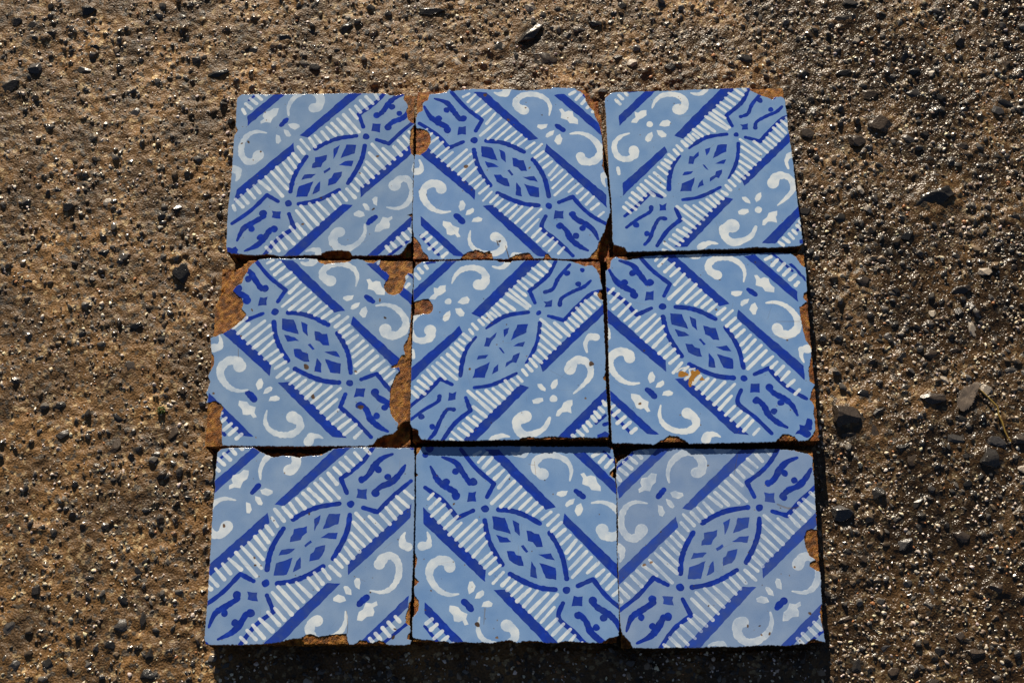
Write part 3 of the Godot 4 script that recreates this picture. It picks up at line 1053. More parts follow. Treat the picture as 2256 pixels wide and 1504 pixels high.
const FLOWER_PATTERN := {
	blue_shapes = [[-52.5,-100.5,-40.5,-100.2,-94.9,-48.5,-96.1,-60.4],
		[30.5,-98.6,46,-98.3,-24,-35,-33.6,-37],
		[-40.3,-28.7,-37.9,-18.3,-100.9,40.4,-100.2,26.4],
		[103.1,-35.4,101.8,-21,40.8,35.1,40.3,23.1],
		[20.4,42.6,33,43.3,-26.3,103.1,-42.4,102.8],
		[100.3,55.8,99.3,67.6,62.5,102.3,51.1,102.1],
		[20.5,-26.4,32,-26.4,30.2,-16.1,15,-10.7],
		[6.1,-21.7,12.9,-25.8,10.9,-17.3,6.9,-9.5],
		[13.3,-2.5,20.5,-7.1,30.2,-7.6,28.6,-0.9],
		[-13.7,-11.4,-8.8,-12.7,-0.4,-14.4,-0.8,-8.2,-5.1,-4.8,-6.8,-0.2,-17.2,1,-16.2,-3.6,-14,-6.4],
		[-3,4.5,3.5,-0,4.7,2.3,-1.8,7],
		[8.5,6.9,17.6,5,17.3,9.9,14.9,14.8,11.8,19,2.8,21.2,3.3,13.9,6.8,11.8],
		[-24.6,8.3,-11.7,7.9,-16.6,12.7,-28.1,14.6],
		[-30.2,22.3,-13.8,16.6,-19.3,33.8,-32.3,34.5],
		[-6.1,16.2,-5.9,27.7,-13.6,31.1,-10.2,20.6],
		[48.5,-51.7,53.2,-50.7,58.2,-50.9,57.5,-45.8,58.2,-40.6,53.3,-41.7,48.2,-42.7,49,-47],
		[-57.6,49.8,-52.7,50.6,-47.4,50.6,-47.8,54.7,-46.8,59.5,-52.1,58.7,-57.2,57.6,-56.6,53.9]],
	blue_strokes = [[-14.4,-21.8,5,-2.9,-28.4,5,11.3,-33.8,5,31,-36.7,4.7],
		[41.6,-25.2,5,39.7,-10.9,5.2,34.2,3.2,5.2,25.6,18.6,5],
		[-24,-12.3,5,-32.4,1.8,5.2,-37,14.4,5.2,-38.8,28.2,5],
		[-28.2,42.2,5,-12.8,39.8,5,1.2,34.5,5,16.1,26.1,4.7],
		[42.4,-36,7.4],
		[-39.8,41.7,7.7],
		[66.4,-97.8,4.1,56.8,-83.2,4.4,46.2,-72.4,4.4,32.1,-62.4,4.7,38.4,-47.3,4.1],
		[102.4,-58.7,4.1,84.3,-43.1,4.4,69.1,-27.5,4.7,54.9,-32.1,4.1],
		[-51.7,39.4,4.1,-65,32.1,4.7,-81.5,49.8,4.4,-101.2,64.6,4.1],
		[-38.2,53.6,4.1,-31,69.6,4.7,-48,82.3,4.4,-62.5,101,4.1],
		[53,-61.2,7.4,53.4,-61.2,6.9],
		[52.9,-59.8,5,59.6,-65.5,5.8,66,-75.6,6.6,73.6,-82.8,5.2,83.8,-86.8,2.5],
		[69.9,-71.1,6.9],
		[67.2,-46.3,7.4],
		[65.4,-47.1,5,72.6,-53.5,5.8,82.7,-57.7,6.6,91.2,-66.3,5.8,96.5,-75,2.8],
		[79,-63.3,6.9],
		[-67.4,52.9,8],
		[-66.2,56.4,5.2,-78.1,63.8,6.3,-87.9,70.4,5.8,-93.5,83.7,2.2],
		[-78.7,70.6,6.9],
		[-53.4,70.5,8.3],
		[-57.5,71.1,5.8,-64.1,81.9,6.9,-71.3,89.3,5.8,-84,95.4,2.2],
		[-68.1,79.8,7.2],
		[-96.4,-79.2,2.5,-75.9,-98,2.5],
		[97.8,84,3,74.6,102.6,3],
		[-102.6,96.1,8.3],
		[-96,100.3,6.2],
		[104.2,-94.8,7.6],
		[98.1,-97.9,5.5]],
	blue_beans = [[-56.3,-49.4,4.4,-53.6,-52.6,5.8,-50.3,-56.5,5],
		[51.8,64.1,5.5,54.4,61.1,6.3,59.2,57.3,6.1]],
	white_strokes = [[-44.6,-64.1,1.9,-45.5,-73.7,3.9,-41.7,-83.9,5.5,-33.2,-91.9,6.9,-23.9,-95.1,7.6,-15.6,-92.2,8.5,-10.5,-84,9.1,-12.5,-75.2,9.6,-17.5,-73.4,12.1],
		[-67.4,-42.8,1.4,-78.4,-44.5,3.9,-87.6,-40.3,5.5,-93.3,-29.6,6.3,-92.9,-16.7,6.9,-86.3,-8.2,7.4,-78.7,-8.9,8.3,-74.2,-16,11.6],
		[-100.5,1,9.6,-95.1,3.2,7.7,-94.5,10.3,4.7,-96.6,15.2,1.7],
		[-15.9,99.3,1.9,-9.8,97.4,3.9,-3.1,98.2,6.6,-2.2,104.3,9.1],
		[45.1,68.5,1.9,45.8,77.4,3.9,41.9,86.9,5.5,33.7,94.2,6.9,24.7,97.2,7.6,16.8,94.6,8.5,12,87,9.1,13.9,78.8,9.6,18.7,77.1,12.1],
		[67.8,48.2,1.4,78.6,49.8,3.9,87.8,45.8,5.5,93.7,35.5,6.3,93.9,22.9,6.9,87.8,14.6,7.4,80.2,15.3,8.3,75.4,22.2,11.6],
		[102.3,5.4,9.6,97,3.2,7.7,96.7,-4,4.7,99,-8.9,1.7],
		[18.6,-97.4,1.9,12.1,-95.3,3.9,5.2,-96.2,6.6,4.2,-102.9,9.1]],
	white_leaves = [[-44.5,-53.2,-38.8,-55.1,-32,-52.6,-31.3,-49.7,-36.5,-46.6,-42,-48.8],
		[-49,-47.2,-43.8,-45.6,-40.4,-39.3,-41.9,-37.4,-45.3,-38.4,-48.2,-42.2],
		[-56.9,-41,-52.5,-39.1,-50.6,-33,-53.1,-29.3,-56.1,-30.2,-56.9,-34.6],
		[-71.9,-68.7,-66,-69.7,-61.6,-73.8,-56.3,-73.2,-57.5,-64.4,-61.5,-61.6,-63.9,-55.1,-69.5,-56.2,-74.5,-53.8,-75.3,-57.5,-71.4,-60.3,-72.9,-64],
		[45.2,58.1,39.7,59.9,33.1,57.6,32.5,54.8,37.6,51.9,42.9,53.9],
		[49.8,52.4,44.7,50.9,41.5,44.8,43,43.1,46.4,44,49.1,47.7],
		[57.6,46.5,53.4,44.7,51.7,38.8,54.1,35.2,57.1,36.1,57.8,40.3],
		[71.5,72.8,65.7,73.7,61.3,77.5,56.2,77,57.6,68.7,61.6,66.1,64.1,59.9,69.5,61,74.4,58.7,75.1,62.2,71.2,64.9,72.5,68.4]],
	white_circles = [],
	dashes = [-76.6,-96.6,-70.9,-90.2,-82.5,-90.7,-75.8,-84.4,-88.4,-85.7,-81,-79.2,-92.9,-79.2,-86.1,-73.1,-96,-72.6,-92.7,-66.7,-68.1,-98.6,-64.7,-95.5,86.1,79,92.2,85.9,80.9,84.3,87.6,92,74.4,89.7,79.3,95.2,69.2,94.3,73.5,99.8,92.6,73.6,96.9,78.5],
	stripes = [53.6,-95.9,58.1,-90.6,43.4,-91.7,49.5,-83.4,34.3,-86.7,43.1,-77.6,28.6,-80.9,37.7,-71.8,23.3,-75.1,30.1,-67.6,17.3,-70.1,27,-58.6,11.3,-63.6,30.3,-42.8,5.3,-58.6,22.3,-41.2,-0.6,-52.9,12.4,-39.6,-5.8,-48,5.3,-37.6,-11.7,-42.3,-3.3,-32.4,-17.9,-37.3,-10.9,-28.5,-24.5,-33.2,-16.4,-23.6,-33,-31.2,-22.2,-19.4,-35.4,-22.6,-28.4,-14.3,-40.4,-14.4,-32.7,-5.4,-45.6,-8.8,-36.3,2,-50.7,-2.9,-39.7,9.4,-56.5,2.4,-41.4,19.7,-62.3,7.5,-42.5,28.4,-68.1,13.7,-47,36.7,-74.3,19.5,-62.1,30,-80.3,24.7,-71.9,34.4,-86.7,29.5,-77.3,40.6,-93.2,36.4,-83.4,46.3,-98.9,41.8,-89.7,50.4,-100.5,48.7,-96.7,55.1,94,-50.8,101.1,-44.1,86.5,-44.5,97.4,-34.1,81.2,-39.5,91.4,-28.4,75.8,-33.1,86,-22.1,70.7,-26.7,80,-16.5,59.4,-24.1,73.5,-10.2,46.7,-28,68.4,-5.3,44.8,-18,62.4,1,42.6,-7.3,56.7,6.5,40.4,-0.2,51.4,12.1,37.4,7.5,46.2,17.6,32.8,13.8,41,23.1,28.2,20,35.8,27.9,23.6,26.3,33.8,36.3,16.3,29.6,24.3,39.6,8.8,33.7,18,44.3,3,38.4,13.1,50.2,-7.5,42.4,6.8,56.6,-16.5,44.3,0.6,62.7,-24.9,47.6,-4.9,68.8,-30,53,-11,74.1,-27.6,69,-16.7,80.2,-33.9,72.3,-22.5,85.5,-41,79,-28.5,91.5,-46.8,85,-35.4,98.2,-52.5,91,-43.6,100.1,-58.2,97,-53.1,101.9],
}
const ROUND_FLOWER_PATTERN := {
	blue_shapes = [[-62.9,-100.9,-51.4,-100.6,-98.4,-53.5,-98,-66.4],
		[20.3,-99.7,36.3,-99.3,-28.5,-34.6,-38.4,-39.3],
		[-50.2,-25.8,-47.2,-18.1,-100.9,35.4,-100.2,20.1],
		[100,-49,99.5,-37.7,33.7,26.5,30.3,17.2],
		[9.6,39.7,19,42.8,-36.4,100,-49.8,99.7],
		[100.3,42.9,99.8,54.2,59.2,98.6,45.2,97.5],
		[9,-26.2,19.6,-26.7,17.7,-17.1,1.8,-9],
		[-5.6,-21,0.4,-22.7,-1.3,-16.8,-4.6,-12.4],
		[4.4,-2.5,9.2,-5.4,16.4,-7.2,13.9,-1.6],
		[-23.3,-12.8,-19.4,-12,-12.8,-17.8,-13.7,-12.6,-18.1,-8.2,-20.3,-2.7,-25.5,-2.5],
		[-10.4,-1.4,-8,-0.9,-4.4,5.7,-6.7,4.6],
		[11,5.3,9.6,10.1,6.7,15.9,3.3,15.1,-4.3,20.4,-3.5,15.7,2,12.2,4.2,7.8],
		[-31.3,7.4,-21.3,6.5,-23.9,10.1,-33.4,11.8],
		[-34.9,22.3,-20.1,14.6,-25.5,31.3,-37.5,31.3],
		[-11.7,17.3,-11.5,24.3,-18,28.1,-15.8,21.3],
		[36.5,-51.6,39.9,-51.1,45.1,-52.8,44.3,-45,37.4,-44.8,38.4,-48.1],
		[-61.6,46.8,-58.2,48,-53.7,45.9,-55.2,50.7,-54.9,54.6,-62.3,55.4],
		[86.1,94.9,94.3,91.5,98.2,94.5,96.6,99,85.9,99.2]],
	blue_strokes = [[-23.1,-22.5,2.2,-13.7,-29.8,4.7,-1.2,-36.5,4.7,20.3,-39.5,3.6],
		[32,-27.2,4.1,29.9,-11.6,4.1,24.7,3.1,4.1,16.6,16.9,2.2],
		[-33.8,-13.1,2.5,-42.8,-1.4,4.4,-47.8,13.2,4.7,-49.9,28.6,4.7],
		[-35.8,42,3.3,-20.2,39.9,4.1,-6.6,34.6,4.4,6.9,27.4,3],
		[31,-38.5,5.5],
		[50.2,-96.7,3.8,43.6,-83.8,4.4,36.4,-75.5,4.7,22.2,-63.6,4.4,27.4,-49.9,3.6],
		[96.4,-62.7,2.5,85.1,-58.4,4.1,70.8,-45.1,4.1,56.5,-29.6,4.4,40.8,-34.9,3.6],
		[-58.4,38.1,3.8,-70.3,31.7,4.1,-83.9,46,4.4,-100.8,60.7,3.6],
		[-44.7,52.6,3.8,-40.1,66.4,4.7,-55.7,79.6,4.7,-68.5,97.8,4.1],
		[38.1,-61.7,4.1,46.5,-65.4,3.8,52.4,-77.4,4.4,64.8,-92.5,3],
		[61.6,-82.6,6.6],
		[52.9,-47,4.7,55.2,-54.5,3.8,67.2,-61.8,3.8,78.5,-66.9,4.1,85.7,-73.6,2.7],
		[72.8,-70.1,6],
		[77.5,-85.7,5.2],
		[-71.1,50.6,4.7,-73.1,56.3,3.8,-86.6,64.6,3.8,-100,74.7,3],
		[-89.3,71.8,6.6],
		[-56.9,65,4.7,-63.7,65.2,3.8,-70.5,76.5,4.1,-75.9,89.2,4.4,-81.9,96.1,3],
		[-78.5,82.7,6],
		[85.2,82.8,2.7,95,74.5,3.3],
		[93.2,84.4,3.6,97.3,83.1,3.6],
		[-83.9,-97.5,2.7,-75.5,-98.5,2.2]],
	blue_beans = [],
	white_strokes = [[-57.9,-73.9,1.6,-53.9,-83,4.1,-46.2,-89.7,6.2,-35,-91,6.2,-26,-86.9,7.5,-22.6,-79.2,7.9,-25.5,-70.8,9.6,-30.4,-71.7,13.7],
		[-83.9,-42.6,1.6,-92.8,-39.1,4.1,-99.7,-31,5.7,-100.1,-20.5,6.3,-95.5,-12.2,6.6,-86.6,-10.5,7.4,-79.8,-14.8,8.8,-80.4,-21.6,12],
		[63.7,50.7,1.4,73.2,42.3,4.4,81.1,32.3,6,81.4,22,6.8,75.6,15.3,7.7,66,15.1,8.5,60.9,24.5,12.6],
		[39.1,76.1,3.3,34.1,85.9,5.5,25.9,91.4,6.8,13.8,94,8.2,6.6,86.7,9,6.1,77.5,9.6,14.9,74.1,14.8],
		[-15.5,-92.1,1.9,-9.9,-90.4,3.6,-4.3,-91.3,5.5,0.6,-96.3,5.5],
		[78.9,5.8,2.5,77.6,-3.1,4.1,82,-10.4,6.8,88.8,-10.2,9],
		[-1.6,95.1,1.9,-8.9,93.8,4.7,-15.7,96.2,6.8,-19.7,98.9,6.8],
		[-98.2,0.3,4.1,-97.5,7.7,3.6]],
	white_leaves = [[-76.9,-69.7,-72.8,-68.4,-70,-71.1,-64.1,-71.7,-64.4,-64.9,-68.6,-61.2,-72.1,-59.7,-75.6,-55.7,-81.4,-56.2,-79.7,-59.9,-75.8,-62.9],
		[-52.1,-51.7,-47.9,-57.7,-42.3,-58.6,-39.3,-55.5,-41,-50.7,-46.5,-49.6],
		[-54.9,-45.7,-49.3,-45.6,-45,-40.5,-46,-36.5,-50.1,-36.1,-53.5,-40.1],
		[-59.7,-43.6,-59.3,-38.3,-61.8,-32.4,-65.3,-30.9,-68,-33.2,-67.3,-37.7,-63.9,-41.4],
		[53.7,59.9,57.8,57.8,62.6,57.6,62.4,62.3,60.3,65.1,61.2,71.6,56.8,70,52,70.6,48.5,74.8,45.5,74.5,46.7,68.4,51.5,64.9],
		[27.5,39.5,32,39.2,35.9,44.3,35.8,47.9,31.1,46.4,27.8,42.7],
		[45,35.8,48.1,34.4,48.3,39.5,46.1,43.8,42,45.9,40.7,42.3,42.2,37.9],
		[22.1,57,26.2,54.5,33,54.4,33.3,58,28.1,61.2,22.7,60.6]],
	white_circles = [[-61.7,-53.4,7.1],
		[43.3,55.6,7.9]],
	dashes = [-85.3,-94.4,-83.2,-91.3,-92.2,-91.5,-88.7,-86.8,-95.7,-85.5,-91.5,-80,92.9,59.3,95.4,63.7,89.2,66.4,93.1,70.8,84.3,70.6,88.8,76.5,81.5,75.6,85.3,80.7,76.6,81.2,79.8,85.5,72.4,85.4,76.2,91.1,66.2,90.2,71.4,95.3,61.3,95.1,65.2,98.7],
	stripes = [38.4,-97.7,43.8,-91.4,32,-93.3,40.1,-85.4,25.6,-89.1,35.5,-80.1,20.6,-83.5,30.4,-74.9,15.6,-78.3,25.1,-70.1,10.6,-74.1,19.5,-66.3,6.4,-68.6,18.6,-58.4,2.1,-65.6,22.2,-45.9,-2.1,-60.7,19.7,-44,-7.1,-53.7,5.8,-42.1,-12,-49.3,-1.1,-40,-16.9,-45.6,-8.7,-37.1,-18.3,-40.4,-12.9,-35,-22.5,-39,-17.1,-32.8,-26.7,-35.3,-20.6,-29.5,-30.9,-31.6,-26.1,-26.3,-37.1,-27.3,-31.7,-21.2,-40.6,-21.4,-36.1,-16.4,-46.6,-16.6,-40,-10.5,-50.3,-11.2,-44.9,-5.9,-54.4,-6.8,-47,0.7,-59.3,-2.1,-50,7.3,-63.4,4.8,-51.9,16.1,-68.9,9.1,-53.3,24.1,-73.7,13.8,-54,32.8,-78.4,17.7,-65.6,31.9,-82.8,22,-74.7,31.6,-88.2,27.3,-79.1,36.6,-92,33.4,-82.5,42.4,-95.4,39.2,-85.9,48.1,-99.5,44.2,-92.7,51.5,90.6,-58.3,98,-51.3,85.7,-54.6,93.7,-46.8,79.3,-50.9,88.7,-42.4,74.3,-47.3,83.6,-36.5,70,-42.9,79.3,-32.1,65.7,-36.9,75,-27,62.1,-31.8,70.7,-22.6,57.8,-26.6,66,-17.9,47.5,-26.8,60.8,-13.1,33.1,-30.9,53.2,-11.1,33.6,-21.2,52.3,-4.4,31.6,-13,47.3,1.4,30.4,-4.2,41.8,5.7,29.5,3.2,37.5,12.2,25,8.3,32.6,16.5,21.1,12.6,27.7,20.8,16.9,18.8,22.8,25.5,12.7,24.1,17.7,29.7,7.5,30.6,12.4,35.8,0.9,33.4,8.3,40.1,-4.5,35.4,2.7,45,-9.6,39.7,-1.4,48.6,-16.9,43.4,-5.5,54.2,-24.1,45.9,-10.4,59.2,-33.1,46,-14.9,63.4,-41.9,46.2,-19.3,68.3,-36.7,62.2,-24.7,73.2,-36.8,72.2,-29.5,78.1,-43.6,74.2,-33.6,83,-47.6,80.1,-38.6,87.9,-52.4,84.7,-43.1,92.7,-58.4,88.8,-48.5,98.3,-60.5,95.9,-55.8,98.8],
}
const TILES := [
	{round_flower=false, centre=[-198,-209], height=26.2, corners=[-95.5,-98.3,99.2,-94.3,95.6,100.4,-98.9,94],
	 outline=[-95.2,-92.1,-93.7,-95.9,-90.4,-98.2,-75.6,-98.3,-55.4,-97.6,-32.5,-97.5,-8.3,-96.9,11.8,-97.2,32,-97,52.2,-96.2,68.3,-95.5,70.4,-93.5,77.8,-92.8,84.5,-94.7,86.9,-93.8,85.8,-87.7,89.2,-83.7,90.6,-78.3,88.6,-73.7,90,-68.3,90.6,-63,94,-59.1,97.7,-58.2,97.7,-55.9,94,-50.7,92.7,-40.1,92.8,-29.5,94.1,-21.9,97.4,-17.4,96.8,-2.4,96.2,19.8,95.9,41.9,95.4,50.6,90.5,52.7,95,55,95.2,70.9,94.9,83.9,90.6,86.7,86.8,93.7,82.9,98.7,73.9,98.9,48.1,98.6,33.9,98.2,29.3,93.1,19.6,91.9,9.2,92.2,2.8,93.9,0.3,96.7,-16.5,97,-42.3,97.2,-55.2,94.7,-68.1,95.8,-81.1,94.1,-92.8,93.1,-97.4,90.9,-98.9,85.1,-99.1,66.4,-99.1,37.3,-97.8,22.6,-97.2,7.8,-96.8,-14.5,-96.3,-47.7,-95.3,-49.2,-92.6,-54.4,-95.2,-59.8,-95.4,-75.1],
	 bites=[[10, [1,100.3,2.8,94.3,9.3,92.6,19.6,92.2,29.3,93.5,33.9,101.1]], [6, [86.8,94.5,91.9,88.1,96.4,85.4,96.5,101.8,83.6,101.5]]],
	 blue_fit=[0.9384, -0.0509, 4.0938, 0.0221, 1.037, -6.4503], white_fit=[0.9839, -0.0313, 3.4154, 0.0147, 0.9957, -6.1291], stripe_fit=[0.9585, -0.072, 5.4865, 0.0523, 1.0042, -7.1868],
	 pits=[-64.7,-75.2,0.8,-80.6,-39.7,1.8,-87.9,-38.4,1.1,-66.9,-26.6,1.6,-74.5,-17.3,1.1,57.8,-18.3,1.8,-1.3,30.8,1.1,-20,61.7,1.6,53.9,45.3,1.8,40.2,0.7,1.3]},
	{round_flower=false, centre=[2,-203], height=28.0, corners=[-100.8,-103.4,100.2,-101.6,103.6,104.3,-104.6,99.4],
	 outline=[-86.1,-98.4,-76,-99.2,-66.6,-101,-64.5,-104.1,-61.2,-101.7,-46.4,-103.6,-38.3,-104.2,-19.5,-103,2,-102.9,10.1,-101.2,27.5,-100.8,34.3,-101.7,46.4,-102.2,47.8,-103.7,61.2,-103,71.9,-101.8,77.2,-98.3,82.4,-93.5,83.5,-85.8,87.2,-78,91.7,-73.3,92.7,-65.6,96.4,-57.9,98.1,-48.7,99.5,-33.5,99,-12.5,97.7,-6.6,102.4,6.9,103.2,20.3,104.3,40.8,104.3,49.6,100.3,59.7,97.9,69.7,94.4,76.9,90.9,84,88.7,91.1,84.6,96,79.2,102.3,65,102.7,48.3,102.3,40.6,100.7,37.6,95.6,34.3,96.2,32.9,101.2,22.6,101.2,20.1,96.6,17.6,94.4,11.1,94.7,3.4,96.2,-3.1,100.4,-9.6,101.3,-19.9,100.3,-20.5,95,-23.6,91.3,-28.8,92.6,-37.8,89.6,-45.6,92.2,-50.8,95,-54,99.9,-70.1,99.9,-86.9,99.5,-87.5,95.5,-93.3,89.7,-95.9,81,-102.4,72.3,-103.7,62.1,-103.5,35.9,-102.8,6.5,-102,-17.3,-101.3,-24.8,-96,-23.9,-89.4,-29,-85.4,-36.5,-84.4,-44,-86.1,-50.1,-89.4,-54,-94.8,-56.4,-100.1,-56.8,-100.8,-64.2,-100.1,-70.3,-97.4,-76.3,-92.8,-78.5,-93.4,-85.5,-91.4,-89.3,-87.4,-91.5],
	 bites=[[9, [100.2,62.6,107,55.5,104.8,105.7,88.1,105.3,94.1,84]], [26, [80.2,-106.8,105,-106.2,103.3,-63.8,99,-71.6,95.4,-82.4,86.5,-95.8]]],
	 blue_fit=[0.0214, -0.98, 3.5334, 0.9795, 0.0004, -1.3415], white_fit=[0.0317, -0.9966, 2.7295, 1.0132, -0.0058, -0.8998], stripe_fit=[0.009, -0.9585, 4.6013, 0.9728, 0.021, -1.0394],
	 pits=[-46.6,-8.5,2.9,-40.9,18.3,1.3,-25,-96.1,2.4,-1.4,-64,1.6,20.6,-5.4,1.3,18.3,-78.9,1.6,36.1,-69.3,1.1,-12.5,80.1,1.6,62.7,-64.8,0.5]},
	{round_flower=true, centre=[205,-203], height=30.4, corners=[-98.6,-94.9,95.7,-97.7,100.8,96.3,-98.2,97.2],
	 outline=[-99.1,-82.9,-98.3,-87.4,-92.8,-93.3,-90.1,-94.7,-70.4,-95,-31.1,-95.1,8.2,-96.1,34.4,-96.5,58,-96.8,59.1,-93.3,64.1,-90.2,72.9,-85.5,79.3,-83.1,81.7,-80.7,84.6,-84.4,91.8,-85,95.4,-81.2,95.5,-70.7,96,-64.7,95.8,-45.3,97.1,-21.7,97.9,-1.3,98.1,20.4,98.7,43.4,99.6,63.3,99.9,81.6,100.3,91.4,95.7,94.1,84.3,94.9,65.4,95.5,50.4,94.4,33.9,95.7,15,96.1,3.8,95.4,-10.1,96.5,-41.6,96.4,-66.7,96.5,-83.1,96.9,-85.4,91.9,-91.6,89.7,-96.6,88.2,-97.7,83.9,-97.1,65.7,-97,37.3,-98.2,5.6,-98.4,-20.6,-98.6,-47.1,-98.5,-64.9],
	 bites=[[12, [-99.1,88.1,-91.6,90,-85.4,92.6,-83.2,98.2,-99.6,99.3]]],
	 blue_fit=[0.9622, 0.0294, 11.3386, -0.0019, 0.9492, -2.4297], white_fit=[1.0205, 0.0148, 11.6315, -0.0033, 0.9694, -2.4175], stripe_fit=[0.9808, 0.0162, 11.9976, -0.0303, 0.9871, -1.9065],
	 pits=[-47.3,9.3,1,-44.3,16.3,0.9,-44.2,85.9,1,95.9,68.8,1,-19.1,-77.2,0.6]},
	{round_flower=false, centre=[-205,-4], height=26.5, corners=[-100.4,-106.6,104.7,-101,102.2,104.3,-105.3,101.8],
	 outline=[-57.6,-104,-48.6,-105.3,-31.8,-104.5,-12.2,-104.5,3.3,-103.4,5.5,-99.4,11.8,-97,21.6,-98.3,32.7,-98.8,38.3,-100.2,41.1,-102.5,50.9,-101.5,55.1,-98.3,62.1,-96.6,67.7,-100.3,69.7,-101,68.4,-94.1,70.6,-89.4,76.2,-86.2,79,-83.1,77.6,-78.5,73.5,-72.5,74.3,-66.4,77.8,-61.8,83.3,-60.1,90.3,-62.2,93,-66,96.4,-76.6,95.7,-81.2,98.5,-85,103.8,-84.1,103.5,-70.3,102.1,-50.6,101.4,-32.5,100.1,-17.6,98.1,-10.2,94.7,-4.3,94,1.6,96.1,6,92,6.7,89.3,11.8,88,16.2,82.5,18.2,81.2,21.1,89.4,19.9,90.8,23.6,86.7,27.8,84,35.1,81.4,42.3,80.8,49.5,80.2,59.6,81.6,69.7,85.7,77,89.1,79.9,88.4,87,84.4,91.2,76.4,92.4,68.4,96.5,64.5,102.1,57.8,103.6,39.1,103.2,12.3,102.6,-14.4,102.3,-41.2,101.4,-61.2,100.9,-74.7,100.1,-86,99.8,-87.3,87.3,-87.1,77.4,-90,71.6,-88.3,64.4,-86.5,59.5,-89.4,55.8,-95.7,52,-99.7,53.4,-104.4,54,-102.6,48.3,-104.9,43.2,-103.1,38.8,-101.4,30.9,-103.8,25,-101.3,19.2,-98.3,11.9,-98.6,4.6,-101.6,-1.4,-102.7,-8.9,-103.3,-16.3,-96.3,-19.1,-86.9,-23.4,-78.9,-29.2,-69.6,-38,-67.7,-42.4,-72.8,-48.6,-71,-54.6,-73.3,-59.9,-77.6,-63.8,-82.7,-69.3,-79.5,-74.5,-74,-77.5,-71.6,-85.1,-68.3,-91.1,-67.1,-95.7,-62.4,-100.3],
	 bites=[[24, [-104.8,-109,-64.7,-106.5,-81.7,-93,-87.5,-82.4,-95.7,-64.3,-103.2,-47.8,-107.4,-47.9]], [9, [63.8,104.9,68.4,97.9,84.5,93.3,91.1,82.8,104.5,78.8,104.6,107.2]]],
	 blue_fit=[-0.0163, -1.0259, 3.7331, 0.9681, -0.0087, -5.1798], white_fit=[0.0174, -0.9846, 3.5143, 0.9942, 0.0069, -3.873], stripe_fit=[-0.0282, -1.0059, 4.2254, 0.9755, -0.0054, -4.3521],
	 pits=[-4.7,17.7,3.3,3,49.9,2.5,69.5,-54.7,1.9,74.6,-35.1,1.6,-61.7,-46.1,1.6,51.8,61.9,3,45.9,24,1.9,-71.5,-17.1,1.4,-52.2,91.7,1.1,-97.4,43.8,1]},
	{round_flower=true, centre=[-3,-1], height=29.3, corners=[-97.1,-100.9,97.7,-97.1,98.6,100.9,-100.2,96.8],
	 outline=[-97.1,-91.6,-93.6,-96.2,-88.1,-99.1,-65.7,-99.4,-37.7,-99.8,-11.2,-98.9,-8.4,-97.3,4.1,-96.2,5.6,-98.2,32.1,-98.2,53,-97.4,65.6,-96.3,73.8,-93.1,79.3,-90.6,87.7,-91.2,91.8,-87.2,94.9,-79.5,96.6,-68.8,97.2,-63.4,94.3,-62.7,92,-58.2,93.9,-52.9,97.3,-51.3,97.2,-38.5,97.3,-16,97.4,13.6,96.3,31.1,93.9,34.7,96.4,38.4,97,57.3,97.5,78.8,97.5,94.5,96.7,97,86,98.2,78,97.6,65.9,96.9,63.2,97.7,53.9,97,43.2,95.8,33.9,95.9,28.5,97.2,19.2,95.3,11.1,96.5,7,98.5,-13,98.2,-31.7,98.1,-46.5,98.3,-59.8,97.7,-79.9,96.6,-89.3,95.7,-91.9,91.6,-92.6,85.9,-98.7,83,-100.3,78.6,-100.1,52.8,-99.5,23.8,-98.7,-5.6,-97.9,-26.4,-97.7,-38.7,-92.2,-39.1,-86.6,-40.4,-81.1,-39.6,-77.7,-44,-77.2,-50,-79.7,-53.1,-81.8,-56.9,-88,-57.1,-92.2,-54.9,-97.4,-54.3,-97.5,-73.3],
	 bites=[[8, [-101.3,85.7,-93.3,86.6,-92.2,92.3,-87.9,98.8,-101.3,98.5]]],
	 blue_fit=[1.0, 0.0, -0.0, 0.0, 1.0, 0.0], white_fit=[1.0, -0.0, -0.0, 0.0, 1.0, 0.0], stripe_fit=[1.0, 0.0, -0.0, 0.0, 1.0, -0.0],
	 pits=[-25,-55.6,0.8,-40.3,21.5,1.1,-17.8,-28.4,1.1,76.1,56.1,1.6,83.6,18.9,2.7,-12.7,-3.7,0.7,-18.8,81.2,0.8,-21.9,-33.7,0.8,-57.1,-15.8,1]},
	{round_flower=false, centre=[202,0], height=27.2, corners=[-102.9,-103.9,105.2,-103.9,103.1,105.4,-105.4,103],
	 outline=[-103.2,-86.4,-98.4,-90.3,-97.4,-98.2,-92.2,-102.1,-80.8,-97.8,-61.8,-102.2,-37.2,-103.2,-8.3,-103.3,20.6,-103.1,49.5,-102.8,71.2,-103,89.9,-101.8,95.3,-97.7,97.7,-92.1,100.2,-88,104.3,-85.5,103.8,-71.3,103.5,-58.7,99.6,-55.7,98.5,-51,102.5,-47,96.4,-42.5,94,-40.2,94.3,-26.2,95.5,-15.4,97.4,-4.6,102.2,4.7,101.6,12.3,99.4,21.4,97.3,28.9,97.7,40.9,102.2,44.8,98,52.9,96,60.3,99.6,66.4,98.2,75.2,98.9,82.6,98.7,92.9,93.9,100.1,89.5,103.7,81.1,104.2,77.4,99.8,70.7,96.7,65.1,97.3,60.7,101.6,57.7,104.4,34.2,104.6,6.6,104.7,-27.9,104.4,-33.2,100.2,-39.8,96.4,-46.7,95.5,-52.4,99.1,-56.7,101.1,-62.4,104.8,-76.1,103.6,-89.9,102.6,-99.6,102.4,-104.4,102.3,-104.6,84,-104.1,61.8,-104.5,39.4,-104.3,16.7,-103.4,-21.5,-102.9,-52.5,-103.4,-68.2],
	 bites=[],
